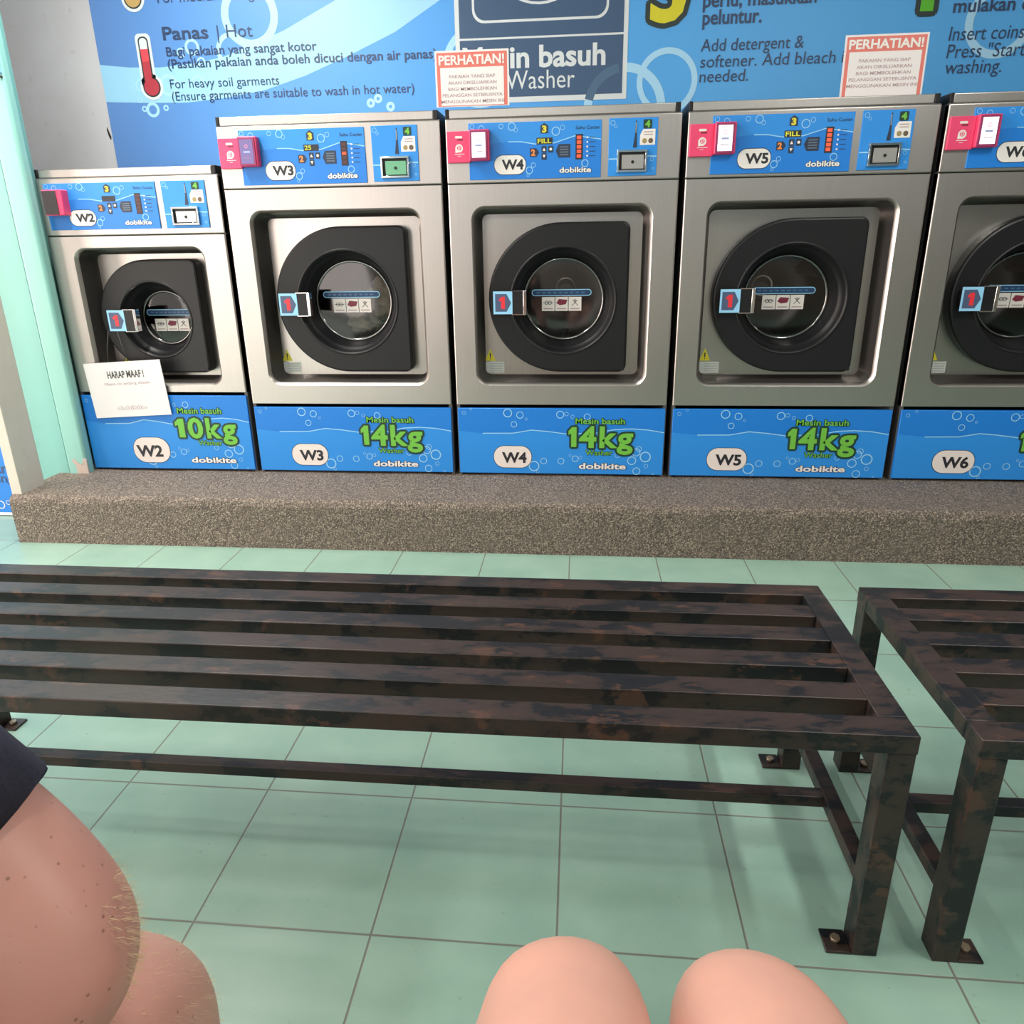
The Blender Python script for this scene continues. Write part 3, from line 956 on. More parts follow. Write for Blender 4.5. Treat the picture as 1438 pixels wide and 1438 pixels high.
def washer(x0, num, kg, label, disp, leds, term, tint):
    big = kg == '14kg'
    W, ztop, zseam, zplate = (0.79, 1.265, 1.059, 0.268) if big else (0.693, 1.113, 0.911, 0.312)
    rx0, rx1, rz0, rz1 = (0.085, 0.703, 0.360, 0.982) if big else (0.096, 0.598, 0.356, 0.864)
    dcx, dcz, dr, dxr = (0.394, 0.664, 0.2665, 0.637) if big else (0.336, 0.609, 0.2155, 0.536)
    ro, ri = (0.196, 0.166) if big else (0.150, 0.125)
    gx, gz = (0.402, 0.658) if big else (0.345, 0.60)
    D = 0.75
    root = thing('washing_machine', label, 'washing machine', (x0, YM, ZS), 0, 'row of coin washers on the platform')
    # cabinet: sides, back, top, plinth
    b = B()
    b.box(0, 0.012, 0.006, D, 0.0, ztop, M_GRAYP)
    b.box(W - 0.012, W, 0.006, D, 0.0, ztop, M_GRAYP)
    b.box(0.012, W - 0.012, D - 0.012, D, 0.0, ztop, M_GRAYP)
    b.box(0.012, W - 0.012, 0.006, D - 0.012, ztop - 0.012, ztop, M_GRAYP)
    b.box(0.012, W - 0.012, 0.02, D - 0.012, 0.0, 0.012, M_DARK)
    b.build('cabinet', root)
    # front sheet with the sunken window
    b = B()
    hole = rrect(rx0, rx1, rz0, rz1, 0.042, 8)
    za, zb = zplate + 0.014, zseam - 0.002
    q = 0.005
    outer = [(q, za), (W - q, za), (W - q, zb), (q, zb)]
    lip = inset(hole, -0.006)
    b.plate_hole(outer, [lip], 0.0, M_STEEL)
    rings = [lip, hole, inset(hole, 0.004), inset(hole, 0.010), inset(hole, 0.020)]
    ys = [0.0, 0.005, 0.014, 0.085, 0.098]
    rr3 = [[(x, y, z) for x, z in r] for r, y in zip(rings, ys)]
    b.loops(rr3[:3], M_STEEL, smooth=True)
    b.loops(rr3[2:], M_RECESS, smooth=True)
    for xa, sg in ((0.0, 1), (W, -1)):
        b.loops([[(xa + sg * dx, y, za), (xa + sg * dx, y, zb)] for dx, y in ((q, 0.0), (0.0027, 0.0005), (0.001, 0.0018), (0.0, 0.0045), (0.0, 0.03))], M_STEEL, closed=False, smooth=True)
    b.loops([[(q, 0.0, za), (W - q, 0.0, za)], [(0, 0.02, za), (W, 0.02, za)]], M_STEEL, closed=False)
    b.loops([[(q, 0.0, zb), (W - q, 0.0, zb)], [(0, 0.02, zb), (W, 0.02, zb)]], M_STEEL, closed=False)
    bk = inset(hole, 0.020)
    b.plate_hole(bk, [circ(gx, gz, ri + 0.010, 48)], 0.098, M_PLATE)
    b.build('front_panel', root)
    # fascia above the seam
    b = B()
    b.box(0, W, 0.0, 0.03, zseam + 0.002, ztop - 0.003, M_STEEL, 0.004, 3)
    b.box(0.004, W - 0.004, 0.006, 0.03, zseam - 0.004, zseam + 0.004, M_DARK)
    b.build('fascia', root)
    # lid strip with black end caps
    b = B()
    lz = ztop + 0.028
    b.box(0.012, W - 0.022, 0.006, D, ztop, lz, M_STEEL, 0.003)
    b.box(0.0005, 0.012, 0.004, D, ztop, lz + 0.001, M_BLACKP, 0.002)
    b.box(W - 0.022, W - 0.006, 0.004, D, ztop, lz + 0.001, M_BLACKP, 0.002)
    b.build('top_lid', root)
    front_plate(W, zplate - 0.009, num, kg, root)
    if big:
        control_panel(0.079, 0.527, 1.071, 1.248, num, disp, leds, root)
        coin_panel(0.551, 0.712, 1.073, 1.250, tint, root)
    else:
        control_panel(0.028, 0.455, 0.933, 1.093, num, disp, leds, root)
        coin_panel(0.478, 0.642, 0.933, 1.093, tint, root)
    terminal(term, root)
    # drum
    b = B()
    n = 40
    prof = [(ri + 0.012, 0.10), (ri + 0.03, 0.13), (ri + 0.045, 0.16), (ri + 0.045, 0.50), (ri + 0.02, 0.54), (0.05, 0.53), (0.035, 0.50)]
    b.loops([[(gx + r * math.cos(2 * PI * i / n), y, gz + r * math.sin(2 * PI * i / n)) for i in range(n)] for r, y in prof], M_DRUM, smooth=True, cap1=True)
    for k in range(3):
        a = PI / 2 + 2 * PI * k / 3 + PI
        ca, sa = math.cos(a), math.sin(a)
        r1, r2 = ri + 0.046, ri - 0.015
        q = []
        for rr, wd in ((r1, 0.03), (r2, 0.012)):
            for sg in (-1, 1):
                q.append((gx + rr * ca - sg * wd * sa, gz + rr * sa + sg * wd * ca))
        pts = [q[0], q[1], q[3], q[2]]
        b.prism(pts, 0.17, 0.50, M_DRUM)
    b.ring(gx, gz + 0.02, 0.042, 0.006, 0.49, M_CHROME, 24)
    b.build('drum', root)
    # door
    dpar = B()
    outl = d_shape(dcx, dcz, dr, dxr, 0.028)
    yf, yb = 0.046, 0.0965
    dpar.plate_hole(inset(outl, 0.008), [circ(gx, gz, ro, 56)], yf, M_BLACKP)
    dpar.loops([[(x, yb, z) for x, z in outl], [(x, yf + 0.008, z) for x, z in outl], [(x, yf + 0.0025, z) for x, z in inset(outl, 0.0025)], [(x, yf, z) for x, z in inset(outl, 0.008)]], M_BLACKP, smooth=False)
    rg = 0.150 if big else 0.104
    yg = yf + 0.082
    funnel = [(ro, yf), (ro - 0.003, yf - 0.003), (ro - 0.008, yf - 0.002), (ro - 0.013, yf + 0.012), (ro - 0.017, yf + 0.028), (rg + 0.022, yf + 0.032), (rg + 0.018, yf + 0.040), (rg + 0.010, yf + 0.072), (rg + 0.003, yg), (rg - 0.003, yg + 0.012)]
    dpar.loops([[(gx + r * math.cos(2 * PI * i / 56), y, gz + r * math.sin(2 * PI * i / 56)) for i in range(56)] for r, y in funnel], M_BLACKP, smooth=True)
    door = dpar.build('door', root)
    b = B()
    rr = [(rg + 0.002, yg + 0.002), (rg + 0.002, yg - 0.001), (rg - 0.003, yg - 0.003), (rg - 0.007, yg + 0.001)]
    b.loops([[(gx + r * math.cos(2 * PI * i / 56), y, gz + r * math.sin(2 * PI * i / 56)) for i in range(56)] for r, y in rr], mat('smoky_rim', (0.25, 0.25, 0.25), 0.15, 1.0), smooth=True)
    b.build('glass_rim', door)
    b = B()
    rr = [(rg - 0.003, yg + 0.003), (rg * 0.8, yg + 0.0015), (rg * 0.4, yg + 0.001)]
    b.loops([[(gx + r * math.cos(2 * PI * i / 56), y, gz + r * math.sin(2 * PI * i / 56)) for i in range(56)] for r, y in rr], M_GLASS, smooth=True, cap1=True)
    glass = b.build('door_glass', door)
    # stickers on the glass
    e = yg - 0.0015
    b = B()
    if big:
        sx0, sx1, sz = 0.282, 0.506, 0.683
    else:
        sx0, sx1, sz = 0.262, 0.462, 0.621
    b.prism(rrect(sx0, sx1, sz - 0.012, sz + 0.012, 0.0119, 6), e, e + 0.001, M_SKYB)
    b.flat(rrect(sx0 + 0.003, sx1 - 0.003, sz - 0.009, sz + 0.009, 0.0089, 6), e - 0.0004, mat('sticker_blue', (0.015, 0.05, 0.13), 0.4))
    for q in range(9):
        xa = sx0 + 0.018 + q * (sx1 - sx0 - 0.036) / 9
        b.flat([(xa, sz - 0.0025), (xa + 0.013, sz - 0.0025), (xa + 0.013, sz + 0.0025), (xa, sz + 0.0025)], e - 0.0008, mat('sticker_mid_blue', (0.06, 0.16, 0.33), 0.4))
    b.build('blue_sticker', door)['label'] = 'blue pill-shaped sticker with fine text on the glass'
    b = B()
    k = 1.04 if big else 0.98
    px = 0.320 if big else 0.291
    pz = (0.616 if big else 0.548)
    for q in range(3):
        xa = px + q * 0.0485 * k
        b.prism([(xa, pz), (xa + 0.046 * k, pz), (xa + 0.046 * k, pz + 0.049 * k), (xa, pz + 0.049 * k)], e, e + 0.001, M_CREAM)
        cx, cz = xa + 0.023 * k, pz + 0.029 * k
        if q == 0:
            for h in range(2):
                b.ring(cx - 0.006 * k + h * 0.012 * k, cz, 0.007 * k, 0.002, e - 0.0004, M_INK, 14)
            b.flat([(cx - 0.018 * k, cz - 0.001), (cx + 0.018 * k, cz - 0.001), (cx + 0.018 * k, cz + 0.001), (cx - 0.018 * k, cz + 0.001)], e - 0.0006, M_INK)
        elif q == 1:
            b.flat([(cx - 0.019 * k, cz - 0.002), (cx - 0.010 * k, cz + 0.013 * k), (cx + 0.021 * k, cz + 0.010 * k), (cx + 0.015 * k, cz - 0.006 * k), (cx - 0.006 * k, cz - 0.009 * k)], e - 0.0004, M_MAROON)
        else:
            for sg in (-1, 1):
                b.flat([(cx - sg * 0.011 * k - 0.0015, cz - 0.011 * k), (cx - sg * 0.011 * k + 0.0015, cz - 0.011 * k), (cx + sg * 0.008 * k + 0.0015, cz + 0.009 * k), (cx + sg * 0.008 * k - 0.0015, cz + 0.009 * k)], e - 0.0004 - 0.0001 * sg, M_INK)
            b.ring(cx, cz + 0.008 * k, 0.004 * k, 0.0015, e - 0.0006, M_INK, 10)
        b.flat([(cx - 0.017 * k, pz + 0.006 * k), (cx + 0.017 * k, pz + 0.006 * k), (cx + 0.017 * k, pz + 0.010 * k), (cx - 0.017 * k, pz + 0.010 * k)], e - 0.0004, M_GRAYTXT)
    b.build('care_stickers', door)['label'] = 'three square white pictogram stickers in a row'
    # handle plate
    b = B()
    hx, hz, s = (0.147, 0.6145, 1.0) if big else (0.166, 0.560, 0.98)
    hw, hh = 0.122 * s, 0.083 * s
    b.box(hx, hx + hw - 0.006, 0.018, 0.024, hz, hz + hh, M_BLACKP, 0.001, 1)
    b.box(hx + 0.004, hx + 0.03, 0.024, yf - 0.0005, hz + 0.012, hz + hh - 0.012, M_BLACKP, 0.003)
    b.box(hx + hw - 0.012, hx + hw, 0.014, 0.040, hz - 0.002, hz + hh + 0.002, M_CHROME, 0.002)
    for zz in (hz - 0.002, hz + hh - 0.001):
        b.box(hx + 0.068 * s, hx + hw - 0.012, 0.015, 0.026, zz, zz + 0.003, M_CHROME)
    b.flat([(hx + 0.001, hz + 0.001), (hx + 0.071 * s, hz + 0.001), (hx + 0.071 * s, hz + hh - 0.001), (hx + 0.001, hz + hh - 0.001)], 0.0176, M_SKYB)
    icon_arrow(b, hx + 0.008, hz + 0.010, 0.058 * s, hh - 0.020, 0.0172, mat('handle_slate', (0.07, 0.10, 0.19), 0.4), 'r')
    one_shape(b, hx + 0.022 * s, hz + 0.020, 0.022, hh - 0.040, 0.0168, M_RED)
    b.build('door_handle', door)
    # hinge screw lower right, warning triangle and white label on the steel
    b = B()
    hx2 = dxr - 0.012
    b.tube([(hx2, yf + 0.004, dcz - dr + 0.012), (hx2, yf - 0.004, dcz - dr + 0.012)], 0.006, M_BLACKP, 10)
    b.build('hinge_pin', door)
    b = B()
    wx, wz, k = (0.103, 0.432, 1.0) if big else (0.150, 0.425, 0.9)
    e = 0.0972
    b.prism([(wx - 0.001, wz), (wx + 0.040 * k, wz), (wx + 0.0195 * k, wz + 0.046 * k)], e, 0.098, M_YEL)
    b.flat([(wx + 0.0175 * k, wz + 0.013), (wx + 0.0215 * k, wz + 0.013), (wx + 0.022 * k, wz + 0.03), (wx + 0.017 * k, wz + 0.03)], e - 0.0004, M_INK)
    b.flat(circ(wx + 0.0195 * k, wz + 0.008, 0.0022, 10), e - 0.0004, M_INK)
    if big:
        b.prism([(wx - 0.003, wz - 0.046), (wx + 0.073, wz - 0.046), (wx + 0.073, wz - 0.004), (wx - 0.003, wz - 0.004)], e, 0.098, mat('label_gray_white', (0.62, 0.66, 0.62), 0.5))
        for q in range(4):
            b.flat([(wx + 0.018, wz - 0.040 + q * 0.009), (wx + 0.068, wz - 0.040 + q * 0.009), (wx + 0.068, wz - 0.037 + q * 0.009), (wx + 0.018, wz - 0.037 + q * 0.009)], e - 0.0004, mat('label_line', (0.42, 0.45, 0.43), 0.5))
    b.build('warning_label', root)['label'] = 'yellow warning triangle sticker with a white text label'
    return root


ON = [1, 1, 1, 1, 1]
M_TRAY = mat('coin_drawer_gray', (0.42, 0.41, 0.40), 0.4, 0.6)
M_TRAYG = mat('coin_drawer_green_reflection', (0.16, 0.42, 0.26), 0.4, 0.3)  # greenish reflection on the gray drawer, put into its colour
M_TRAYW = mat('coin_drawer_pale', (0.72, 0.70, 0.70), 0.5, 0.1)
washer(-1.96, 'W2', '10kg', 'small 10kg steel washer W2, the shortest, beside the teal pier', '', [0] * 5, 'turned', M_TRAYW)
washer(-1.249, 'W3', '14kg', 'steel washer W3 with beige laundry in its drum and a purple terminal screen', '25', [0, 0, 1, 0, 0], 'purple', M_TRAYG)
washer(-0.440, 'W4', '14kg', 'steel washer W4 with a red notice standing over its top left corner', 'FILL', ON, 'white', M_TRAY)
washer(0.370, 'W5', '14kg', 'steel washer W5 with a black round door and a notice above its right half', 'FILL', ON, 'white', M_TRAY)
washer(1.183, 'W6', '14kg', 'steel washer W6 beside W5 at the end of the row seen', 'FILL', ON, 'white', M_TRAY)

# laundry tumbling inside W3
def laundry(loc, rad, seed, label):
    bm = bmesh.new()
    bmesh.ops.create_icosphere(bm, subdivisions=4, radius=1)
    rnd = random.Random(seed)
    ph = [(rnd.uniform(-9, 9), rnd.uniform(-9, 9), rnd.uniform(-9, 9), rnd.uniform(0, 6)) for _ in range(7)]
    for v in bm.verts:
        c = v.co.copy()
        d = sum(math.sin(a * c.x + b_ * c.y + q * c.z + e_) for a, b_, q, e_ in ph) / 7
        v.co = Vector((c.x * rad[0], c.y * rad[1], c.z * rad[2])) * (0.9 + 0.55 * d)
    for f in bm.faces:
        f.smooth = True
    me = bpy.data.meshes.new('laundry')
    bm.to_mesh(me)
    bm.free()
    me.materials.append(M_LAUNDRY)
    o = bpy.data.objects.new('laundry', me)
    COL.objects.link(o)
    o.location = loc
    return tag(o, label, 'laundry', 'laundry in the drum of W3')


laundry((-1.249 + 0.497, YM + 0.22, ZS + 0.668), (0.052, 0.06, 0.078), 3, 'beige cloth bundle pressed to the right side of the drum of W3')
laundry((-1.249 + 0.41, YM + 0.26, ZS + 0.572), (0.075, 0.06, 0.048), 8, 'pale crumpled cloth lying low in the drum of W3')


# ------------------------------------------------------------------ notices
def notice(x, z, y, w, h, label, lean=0.0):
    b = B()
    b.box(0, w, -0.001, 0.001, 0, h, M_PAPER)
    e = -0.0014
    q = 0.006
    b.flat([(q, q * 0.3), (w - q, q * 0.3), (w - q, h - q), (q, h - q)], e, M_SALMON)
    b.flat([(0.017, 0.004), (w - 0.017, 0.004), (w - 0.017, h - 0.05), (0.017, h - 0.05)], e - 0.0004, M_PAPER)
    b.text('PERHATIAN!', 0.014, h - 0.041, w - 0.03, 0.026, e - 0.0008, M_WHITE, 0.03)
    for k, (s, ww) in enumerate((('PAKAIAN YANG SIAP', 0.62), ('AKAN DIKELUARKAN', 0.66), ('BAGI MEMBOLEHKAN', 0.66), ('PELANGGAN SETERUSNYA', 0.82), ('MENGGUNAKAN MESIN INI', 0.86))):
        b.text(s, w * 0.5, h - 0.081 - k * 0.0185, w * ww, 0.0095, e - 0.0008, M_GRAYTXT, 0.01, center=True)
    o = b.build('notice_card', None, (x, y, z))
    o.rotation_euler = (lean, 0, 0)
    return tag(o, label, 'notice')


notice(-0.465, 1.486, YM - 0.004, 0.245, 0.166, 'white and red paper notice at the top left corner of W4', 0.0)
notice(0.878, 1.482, YM + 0.12, 0.262, 0.196, 'white and red paper notice standing on top of W5', -0.02)

# apology card hung from the handle of W2
yc = YM - 0.012
b = B()
b.box(0, 0.318, -0.0015, 0.0015, 0, 0.218, M_PAPER)
b.text('HARAP MAAF !', 0.09, 0.156, 0.15, 0.026, -0.0019, mat('print_dark_gray', (0.07, 0.07, 0.07), 0.5), 0.03)
b.text('Mesin ini sedang dibaiki', 0.07, 0.128, 0.19, 0.011, -0.0019, M_GRAYTXT)
outlined(b, 'dobikite', 0.10, 0.03, 0.12, 0.013, -0.0019, M_PAPER, M_GRAYTXT, 0.07, 0.03)
card = b.build('apology_card', None, (-1.899, yc, 0.408))
card.rotation_euler = (0, -0.055, 0)
tag(card, 'white card reading HARAP MAAF hung by string from the handle of W2', 'sign')
b = B()
b.tube([(0.105, 0.001, 0.216), (0.112, 0.004, 0.27), (0.122, 0.022, 0.335)], 0.0014, M_STRING, 6)
b.tube([(0.188, 0.001, 0.216), (0.172, 0.008, 0.28), (0.158, 0.022, 0.332)], 0.0014, M_STRING, 6)
b.build('hanging_string', card)

# ------------------------------------------------------------------ left side: blue sign on the pier, banner beyond the platform
b = B()
b.box(-2.245, -1.957, 1.446, 1.4555, 1.628, 2.2, M_SKYB, 0.002)
b.flat([(-2.242, 1.695), (-1.96, 1.695), (-1.96, 1.775), (-2.242, 1.775)], 1.4456, M_WHITE)
b.tube([(-1.962, 1.4557, 1.617), (-1.962, 1.451, 1.617)], 0.004, M_DARK, 8)
tag(b.build('sign_board'), 'pale blue and white sign board high on the teal pier', 'sign')
b = B()
b.box(-3.3, -2.255, 1.44, 1.455, 0.004, 1.9, M_BLUE, 0.002)
e = 1.4396
b.flat([(-3.29, 0.004), (-2.256, 0.004), (-2.256, 0.016), (-3.29, 0.016)], e, M_WHITE)
b.flat([(-3.29, 0.26), (-2.256, 0.30), (-2.256, 0.48), (-3.29, 0.5)], e, M_BLUE2)
b.flat([(-3.29, 0.50), (-2.256, 0.48), (-2.256, 1.9), (-3.29, 1.9)], e, M_SKYB)
b.text('cucian', -2.461, 0.188, 0.17, 0.042, e - 0.0008, M_MTXT, 0.015)
b.text('washing', -2.476, 0.148, 0.20, 0.038, e - 0.0008, M_MTXT, 0.01)
bubbles(b, [(-2.36, 0.05, 0.018), (-2.325, 0.06, 0.010), (-2.41, 0.035, 0.012), (-2.30, 0.03, 0.006)], e - 0.0008, M_WHITE)
tag(b.build('standing_banner'), 'blue printed banner board standing on the floor beyond the platform end', 'banner')


# ------------------------------------------------------------------ benches
LEN, Y_F, Y_B, HT = 1.84, -0.276, 0.176, 0.41


def bench(label, x_left, dy=0.0, rz=0.0):
    root = thing('bench', label, 'bench', (x_left, dy, 0), rz, 'slatted metal benches')
    bw, bh = 0.0435, 0.030
    z0, z1 = HT - bh, HT
    pitch = (Y_B - Y_F - bw) / 5
    for k in range(6):
        y1 = Y_B - k * pitch
        x0, x1 = (0.0, LEN) if k in (0, 5) else (0.041, LEN - 0.041)
        b = B()
        if k in (0, 5):
            b.box(x0, x1, y1 - bw, y1, z0, z1, M_BENCH, 0.002)
            b.build('long_rail', root)
        else:
            b.box(x0, x1, y1 - bw, y1, z0, z1, M_BENCH, 0.002)
            b.build('slat', root)
    for x0 in (0.0, LEN - 0.041):
        B().box(x0, x0 + 0.041, Y_F + bw, Y_B - bw, z0, z1 + 0.0002, M_BENCH, 0.0015).build('end_rail', root)
    q = 0.038
    for x0, sx in ((0.001, 1), (LEN - q - 0.001, -1)):
        for y0 in (Y_F + 0.001, Y_B - q - 0.001):
            lg = B().box(x0, x0 + q, y0, y0 + q, 0, z0, M_BENCH, 0.002).build('leg', root)
            f = B()
            xa = x0 + q if sx > 0 else x0 - 0.038
            f.box(xa, xa + 0.038, y0 + 0.0, y0 + 0.040, 0.0, 0.005, M_BENCH, 0.001, 1)
            f.tube([(xa + 0.019, y0 + 0.02, 0.005), (xa + 0.019, y0 + 0.02, 0.012)], 0.0075, mat('rusty_bolt', (0.30, 0.24, 0.17), 0.4, 0.7), 6)
            f.build('foot_plate', lg)
        B().box(x0 + 0.006, x0 + 0.032, Y_F + q, Y_B - q, 0.102, 0.126, M_BENCH, 0.0015).build('side_stretcher', root)
    B().box(0.032, LEN - 0.032, -0.078, -0.054, 0.102, 0.124, M_BENCH, 0.0015).build('long_stretcher', root)
    return root


bench('long dark brown slatted metal bench in front of W2 to W4', 0.496 - LEN)
bench('dark slatted metal bench with only its left end seen, in front of W5', 0.5735, -0.001, 0.006)
bench('dark slatted metal bench that the two people sit on', -1.15, -1.36)


# ------------------------------------------------------------------ people
def skin_mesh(name, verts, edges, m, root=0, levels=3):
    me = bpy.data.meshes.new(name)
    me.from_pydata([v[:3] for v in verts], edges, [])
    o = bpy.data.objects.new(name, me)
    COL.objects.link(o)
    sk = o.modifiers.new('s', 'SKIN')
    sk.use_smooth_shade = True
    for i, v in enumerate(verts):
        r = v[3]
        rr = (r, r) if not isinstance(r, tuple) else r
        me.skin_vertices[0].data[i].radius = rr
        me.skin_vertices[0].data[i].use_root = (i == root)
    sb = o.modifiers.new('b', 'SUBSURF')
    sb.levels = sb.render_levels = levels
    dg = bpy.context.evaluated_depsgraph_get()
    dg.update()
    nm = bpy.data.meshes.new_from_object(o.evaluated_get(dg))
    o.modifiers.clear()
    o.data = nm
    nm.name = name
    bpy.data.meshes.remove(me)
    nm.materials.clear()
    nm.materials.append(m)
    for p_ in nm.polygons:
        p_.use_smooth = True
    return o


class Sk:
    def __init__(s):
        s.v = []
        s.e = []

    def chain(s, pts, start=None):
        prev = start
        for p_ in pts:
            s.v.append(p_)
            i = len(s.v) - 1
            if prev is not None:
                s.e.append((prev, i))
            prev = i
        return prev


# the photographer: lap and legs
k = Sk()
k.chain([(0.09, -1.32, 0.575, 0.135)])
for sx, kx in ((-1, 0.019), (1, 0.166)):
    hx = 0.09 + sx * 0.10
    k.chain([(hx, -1.24, 0.550, 0.112), (hx * 0.6 + kx * 0.4, -1.08, 0.532, 0.102), (hx * 0.2 + kx * 0.8, -0.90, 0.508, 0.088), (kx, -0.780, 0.492, 0.077),
             (kx, -0.710, 0.468, 0.069), (kx - sx * 0.002, -0.720, 0.40, 0.064), (kx, -0.745, 0.29, 0.066), (kx, -0.735, 0.17, 0.050), (kx, -0.72, 0.085, 0.040),
             (kx, -0.695, 0.048, 0.042), (kx + sx * 0.008, -0.61, 0.032, 0.036), (kx + sx * 0.012, -0.555, 0.024, 0.026)], 0)
person = skin_mesh('person', k.v, k.e, M_SKIN)
tag(person, 'person sitting with two bare knees together facing the washers', 'person')
k = Sk()
k.chain([(0.09, -1.32, 0.58, 0.15)])
k.chain([(0.09, -1.34, 0.70, 0.145)], 0)
for sx, kx in ((-1, 0.019), (1, 0.166)):
    hx = 0.09 + sx * 0.10
    k.chain([(hx, -1.24, 0.553, 0.125), (hx * 0.6 + kx * 0.4, -1.08, 0.535, 0.118), (hx * 0.5 + kx * 0.5, -1.0, 0.525, 0.114)], 0)
sh = skin_mesh('shorts', k.v, k.e, M_DENIM)
sh.parent = person

# the neighbour leaning forward, elbows on thighs
k = Sk()
px = -0.52
k.chain([(px, -1.36, 0.60, 0.15)])
sp = k.chain([(px, -1.26, 0.70, 0.145), (px - 0.02, -1.12, 0.83, 0.15), (px - 0.03, -1.0, 0.92, 0.13)], 0)
nk = k.chain([(px - 0.05, -0.93, 0.985, 0.065), (px - 0.06, -0.88, 1.03, 0.072), (px - 0.06, -0.85, 1.09, 0.098), (px - 0.06, -0.855, 1.16, 0.08)], sp)
# right arm (the one in the picture)
k.chain([(-0.475, -0.905, 0.875, 0.072), (-0.425, -0.82, 0.76, 0.064), (-0.374, -0.80, 0.682, 0.059), (-0.338, -0.808, 0.638, 0.062), (-0.320, -0.814, 0.606, 0.063),
         (-0.322, -0.828, 0.580, 0.056), (-0.40, -0.815, 0.59, 0.050), (-0.50, -0.79, 0.605, 0.042), (-0.58, -0.765, 0.612, 0.032), (-0.62, -0.755, 0.612, 0.036), (-0.66, -0.745, 0.605, 0.028)], sp)
k.chain([(-0.64, -0.91, 0.875, 0.072), (-0.72, -0.84, 0.78, 0.062), (-0.76, -0.815, 0.67, 0.058), (-0.77, -0.805, 0.62, 0.053), (-0.73, -0.78, 0.60, 0.048),
         (-0.69, -0.74, 0.62, 0.034), (-0.67, -0.70, 0.63, 0.036)], sp)
for sx, kx, hx in ((1, -0.345, -0.42), (-1, -0.80, -0.62)):
    k.chain([(hx, -1.27, 0.568, 0.112), (hx * 0.6 + kx * 0.4, -1.10, 0.540, 0.100), (hx * 0.3 + kx * 0.7, -0.93, 0.500, 0.084), (kx, -0.810, 0.492, 0.078),
             (kx, -0.735, 0.467, 0.071), (kx, -0.735, 0.39, 0.064), (kx, -0.76, 0.28, 0.067), (kx, -0.75, 0.17, 0.050), (kx, -0.735, 0.085, 0.042),
             (kx, -0.71, 0.048, 0.044), (kx + sx * 0.01, -0.625, 0.032, 0.037), (kx + sx * 0.015, -0.565, 0.024, 0.027)], 0)
nb = skin_mesh('person', k.v, k.e, M_SKIN2)
tag(nb, 'person in a navy short-sleeved shirt leaning forward, freckled bare arm and hairy knee', 'person')
k = Sk()
k.chain([(px, -1.36, 0.61, 0.165)])
sp = k.chain([(px, -1.26, 0.71, 0.16), (px - 0.02, -1.12, 0.84, 0.165), (px - 0.03, -1.01, 0.92, 0.14)], 0)
k.chain([(px - 0.05, -0.95, 0.965, 0.08)], sp)
k.chain([(-0.475, -0.91, 0.875, 0.084), (-0.428, -0.822, 0.765, 0.080)], sp)
k.chain([(-0.64, -0.91, 0.875, 0.084), (-0.71, -0.845, 0.79, 0.076), (-0.735, -0.832, 0.74, 0.074)], sp)
o = skin_mesh('shirt', k.v, k.e, M_NAVYC)
o.parent = nb
b = B()
b.tube([(-0.445, -0.845, 0.80), (-0.430, -0.822, 0.765), (-0.405, -0.805, 0.722), (-0.384, -0.801, 0.690), (-0.3835, -0.801, 0.6893)], [0.066, 0.068, 0.0665, 0.066, 0.0645], M_NAVYC, 36)
b.build('sleeve', o)
k = Sk()
k.chain([(px, -1.36, 0.612, 0.160)])
for kx, hx in ((-0.345, -0.42), (-0.80, -0.62)):
    k.chain([(hx, -1.27, 0.572, 0.125), (hx * 0.7 + kx * 0.3, -1.14, 0.553, 0.118), (hx * 0.6 + kx * 0.4, -1.06, 0.53, 0.113)], 0)
o = skin_mesh('shorts', k.v, k.e, M_DENIM)
o.parent = nb
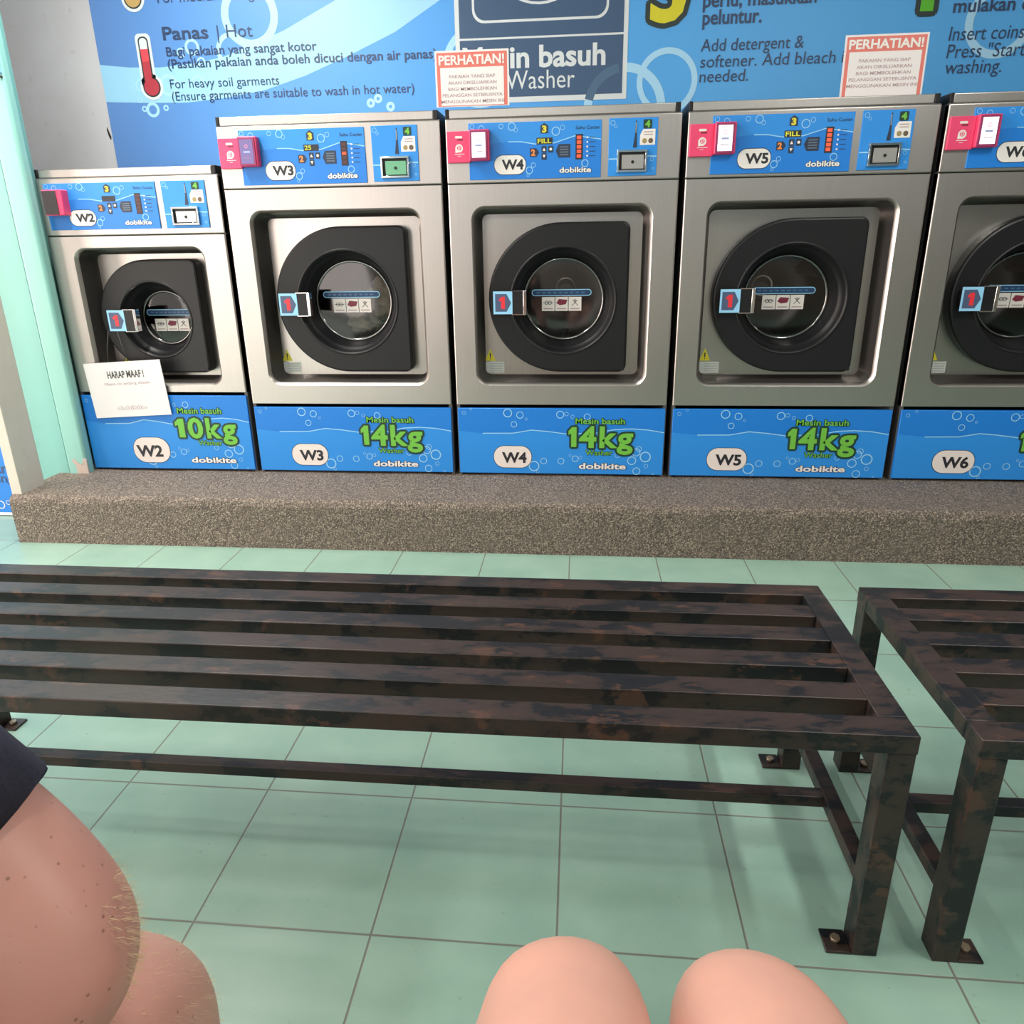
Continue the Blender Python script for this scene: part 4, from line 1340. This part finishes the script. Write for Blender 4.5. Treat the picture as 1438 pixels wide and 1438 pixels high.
# head hair cap
b = B()
n = 20
hc = Vector((px - 0.06, -0.87, 1.125))
rings = []
for i in range(7):
    th = PI / 2 * 1.15 * (i / 6)
    r_, zz = 0.098 * math.sin(max(0.05, th)), 0.112 * math.cos(th)
    rings.append([(hc.x + r_ * math.cos(2 * PI * j / n), hc.y + 1.12 * r_ * math.sin(2 * PI * j / n) - 0.012, hc.z + zz) for j in range(n)])
b.loops(rings, M_HEADHAIR, smooth=True, cap0=True, cap1=True)
b.build('hair', nb)

# fine blond hairs on the neighbour's arm and knee
b = B()
rnd = random.Random(11)
me = nb.data
hm = b.mi(M_HAIR)


def add_hairs(ok, count, ln, keep=None):
    polys = [p_ for p_ in me.polygons if ok(p_.center)]
    if not polys:
        return
    tot = []
    acc = 0.0
    for p_ in polys:
        acc += p_.area
        tot.append(acc)
    import bisect
    for _ in range(count):
        p_ = polys[min(len(polys) - 1, bisect.bisect(tot, rnd.uniform(0, acc)))]
        vs = [me.vertices[i].co for i in p_.vertices]
        ws = [rnd.random() + 0.01 for _ in vs]
        c = sum((v * w_ for v, w_ in zip(vs, ws)), Vector()) / sum(ws)
        n_ = p_.normal
        if keep and rnd.random() > keep(c):
            continue
        d = (n_ * 0.8 + Vector((rnd.uniform(-0.5, 0.7), rnd.uniform(-0.4, 0.5), rnd.uniform(-0.9, 0.1)))).normalized()
        l_ = ln * rnd.uniform(0.6, 1.2)
        w_ = d.cross(n_ + Vector((0.01, 0.02, 0.03))).normalized() * 0.00009
        p0, p1, p2 = c, c + d * l_ * 0.55, c + d * l_ + Vector((0.002, 0, -0.25 * l_))
        q = [b.bm.verts.new(x) for x in (p0 - w_, p0 + w_, p1 + w_ * 0.8, p1 - w_ * 0.8, p2)]
        for f in (b.bm.faces.new((q[0], q[1], q[2], q[3])), b.bm.faces.new((q[3], q[2], q[4]))):
            f.material_index = hm


add_hairs(lambda c: c.x > -0.40 and c.x < -0.25 and c.z > 0.57 and c.z < 0.655 and c.y > -0.815, 2600, 0.0065, lambda c: max(0.0, min(1.0, (c.x + 0.325) / 0.05)))
add_hairs(lambda c: c.x > -0.42 and c.x < -0.25 and c.z > 0.40 and c.z < 0.58 and c.y > -0.95, 4200, 0.006)
o = b.build('body_hair', nb)
o['kind'] = 'stuff'
o['label'] = 'short blond body hair'
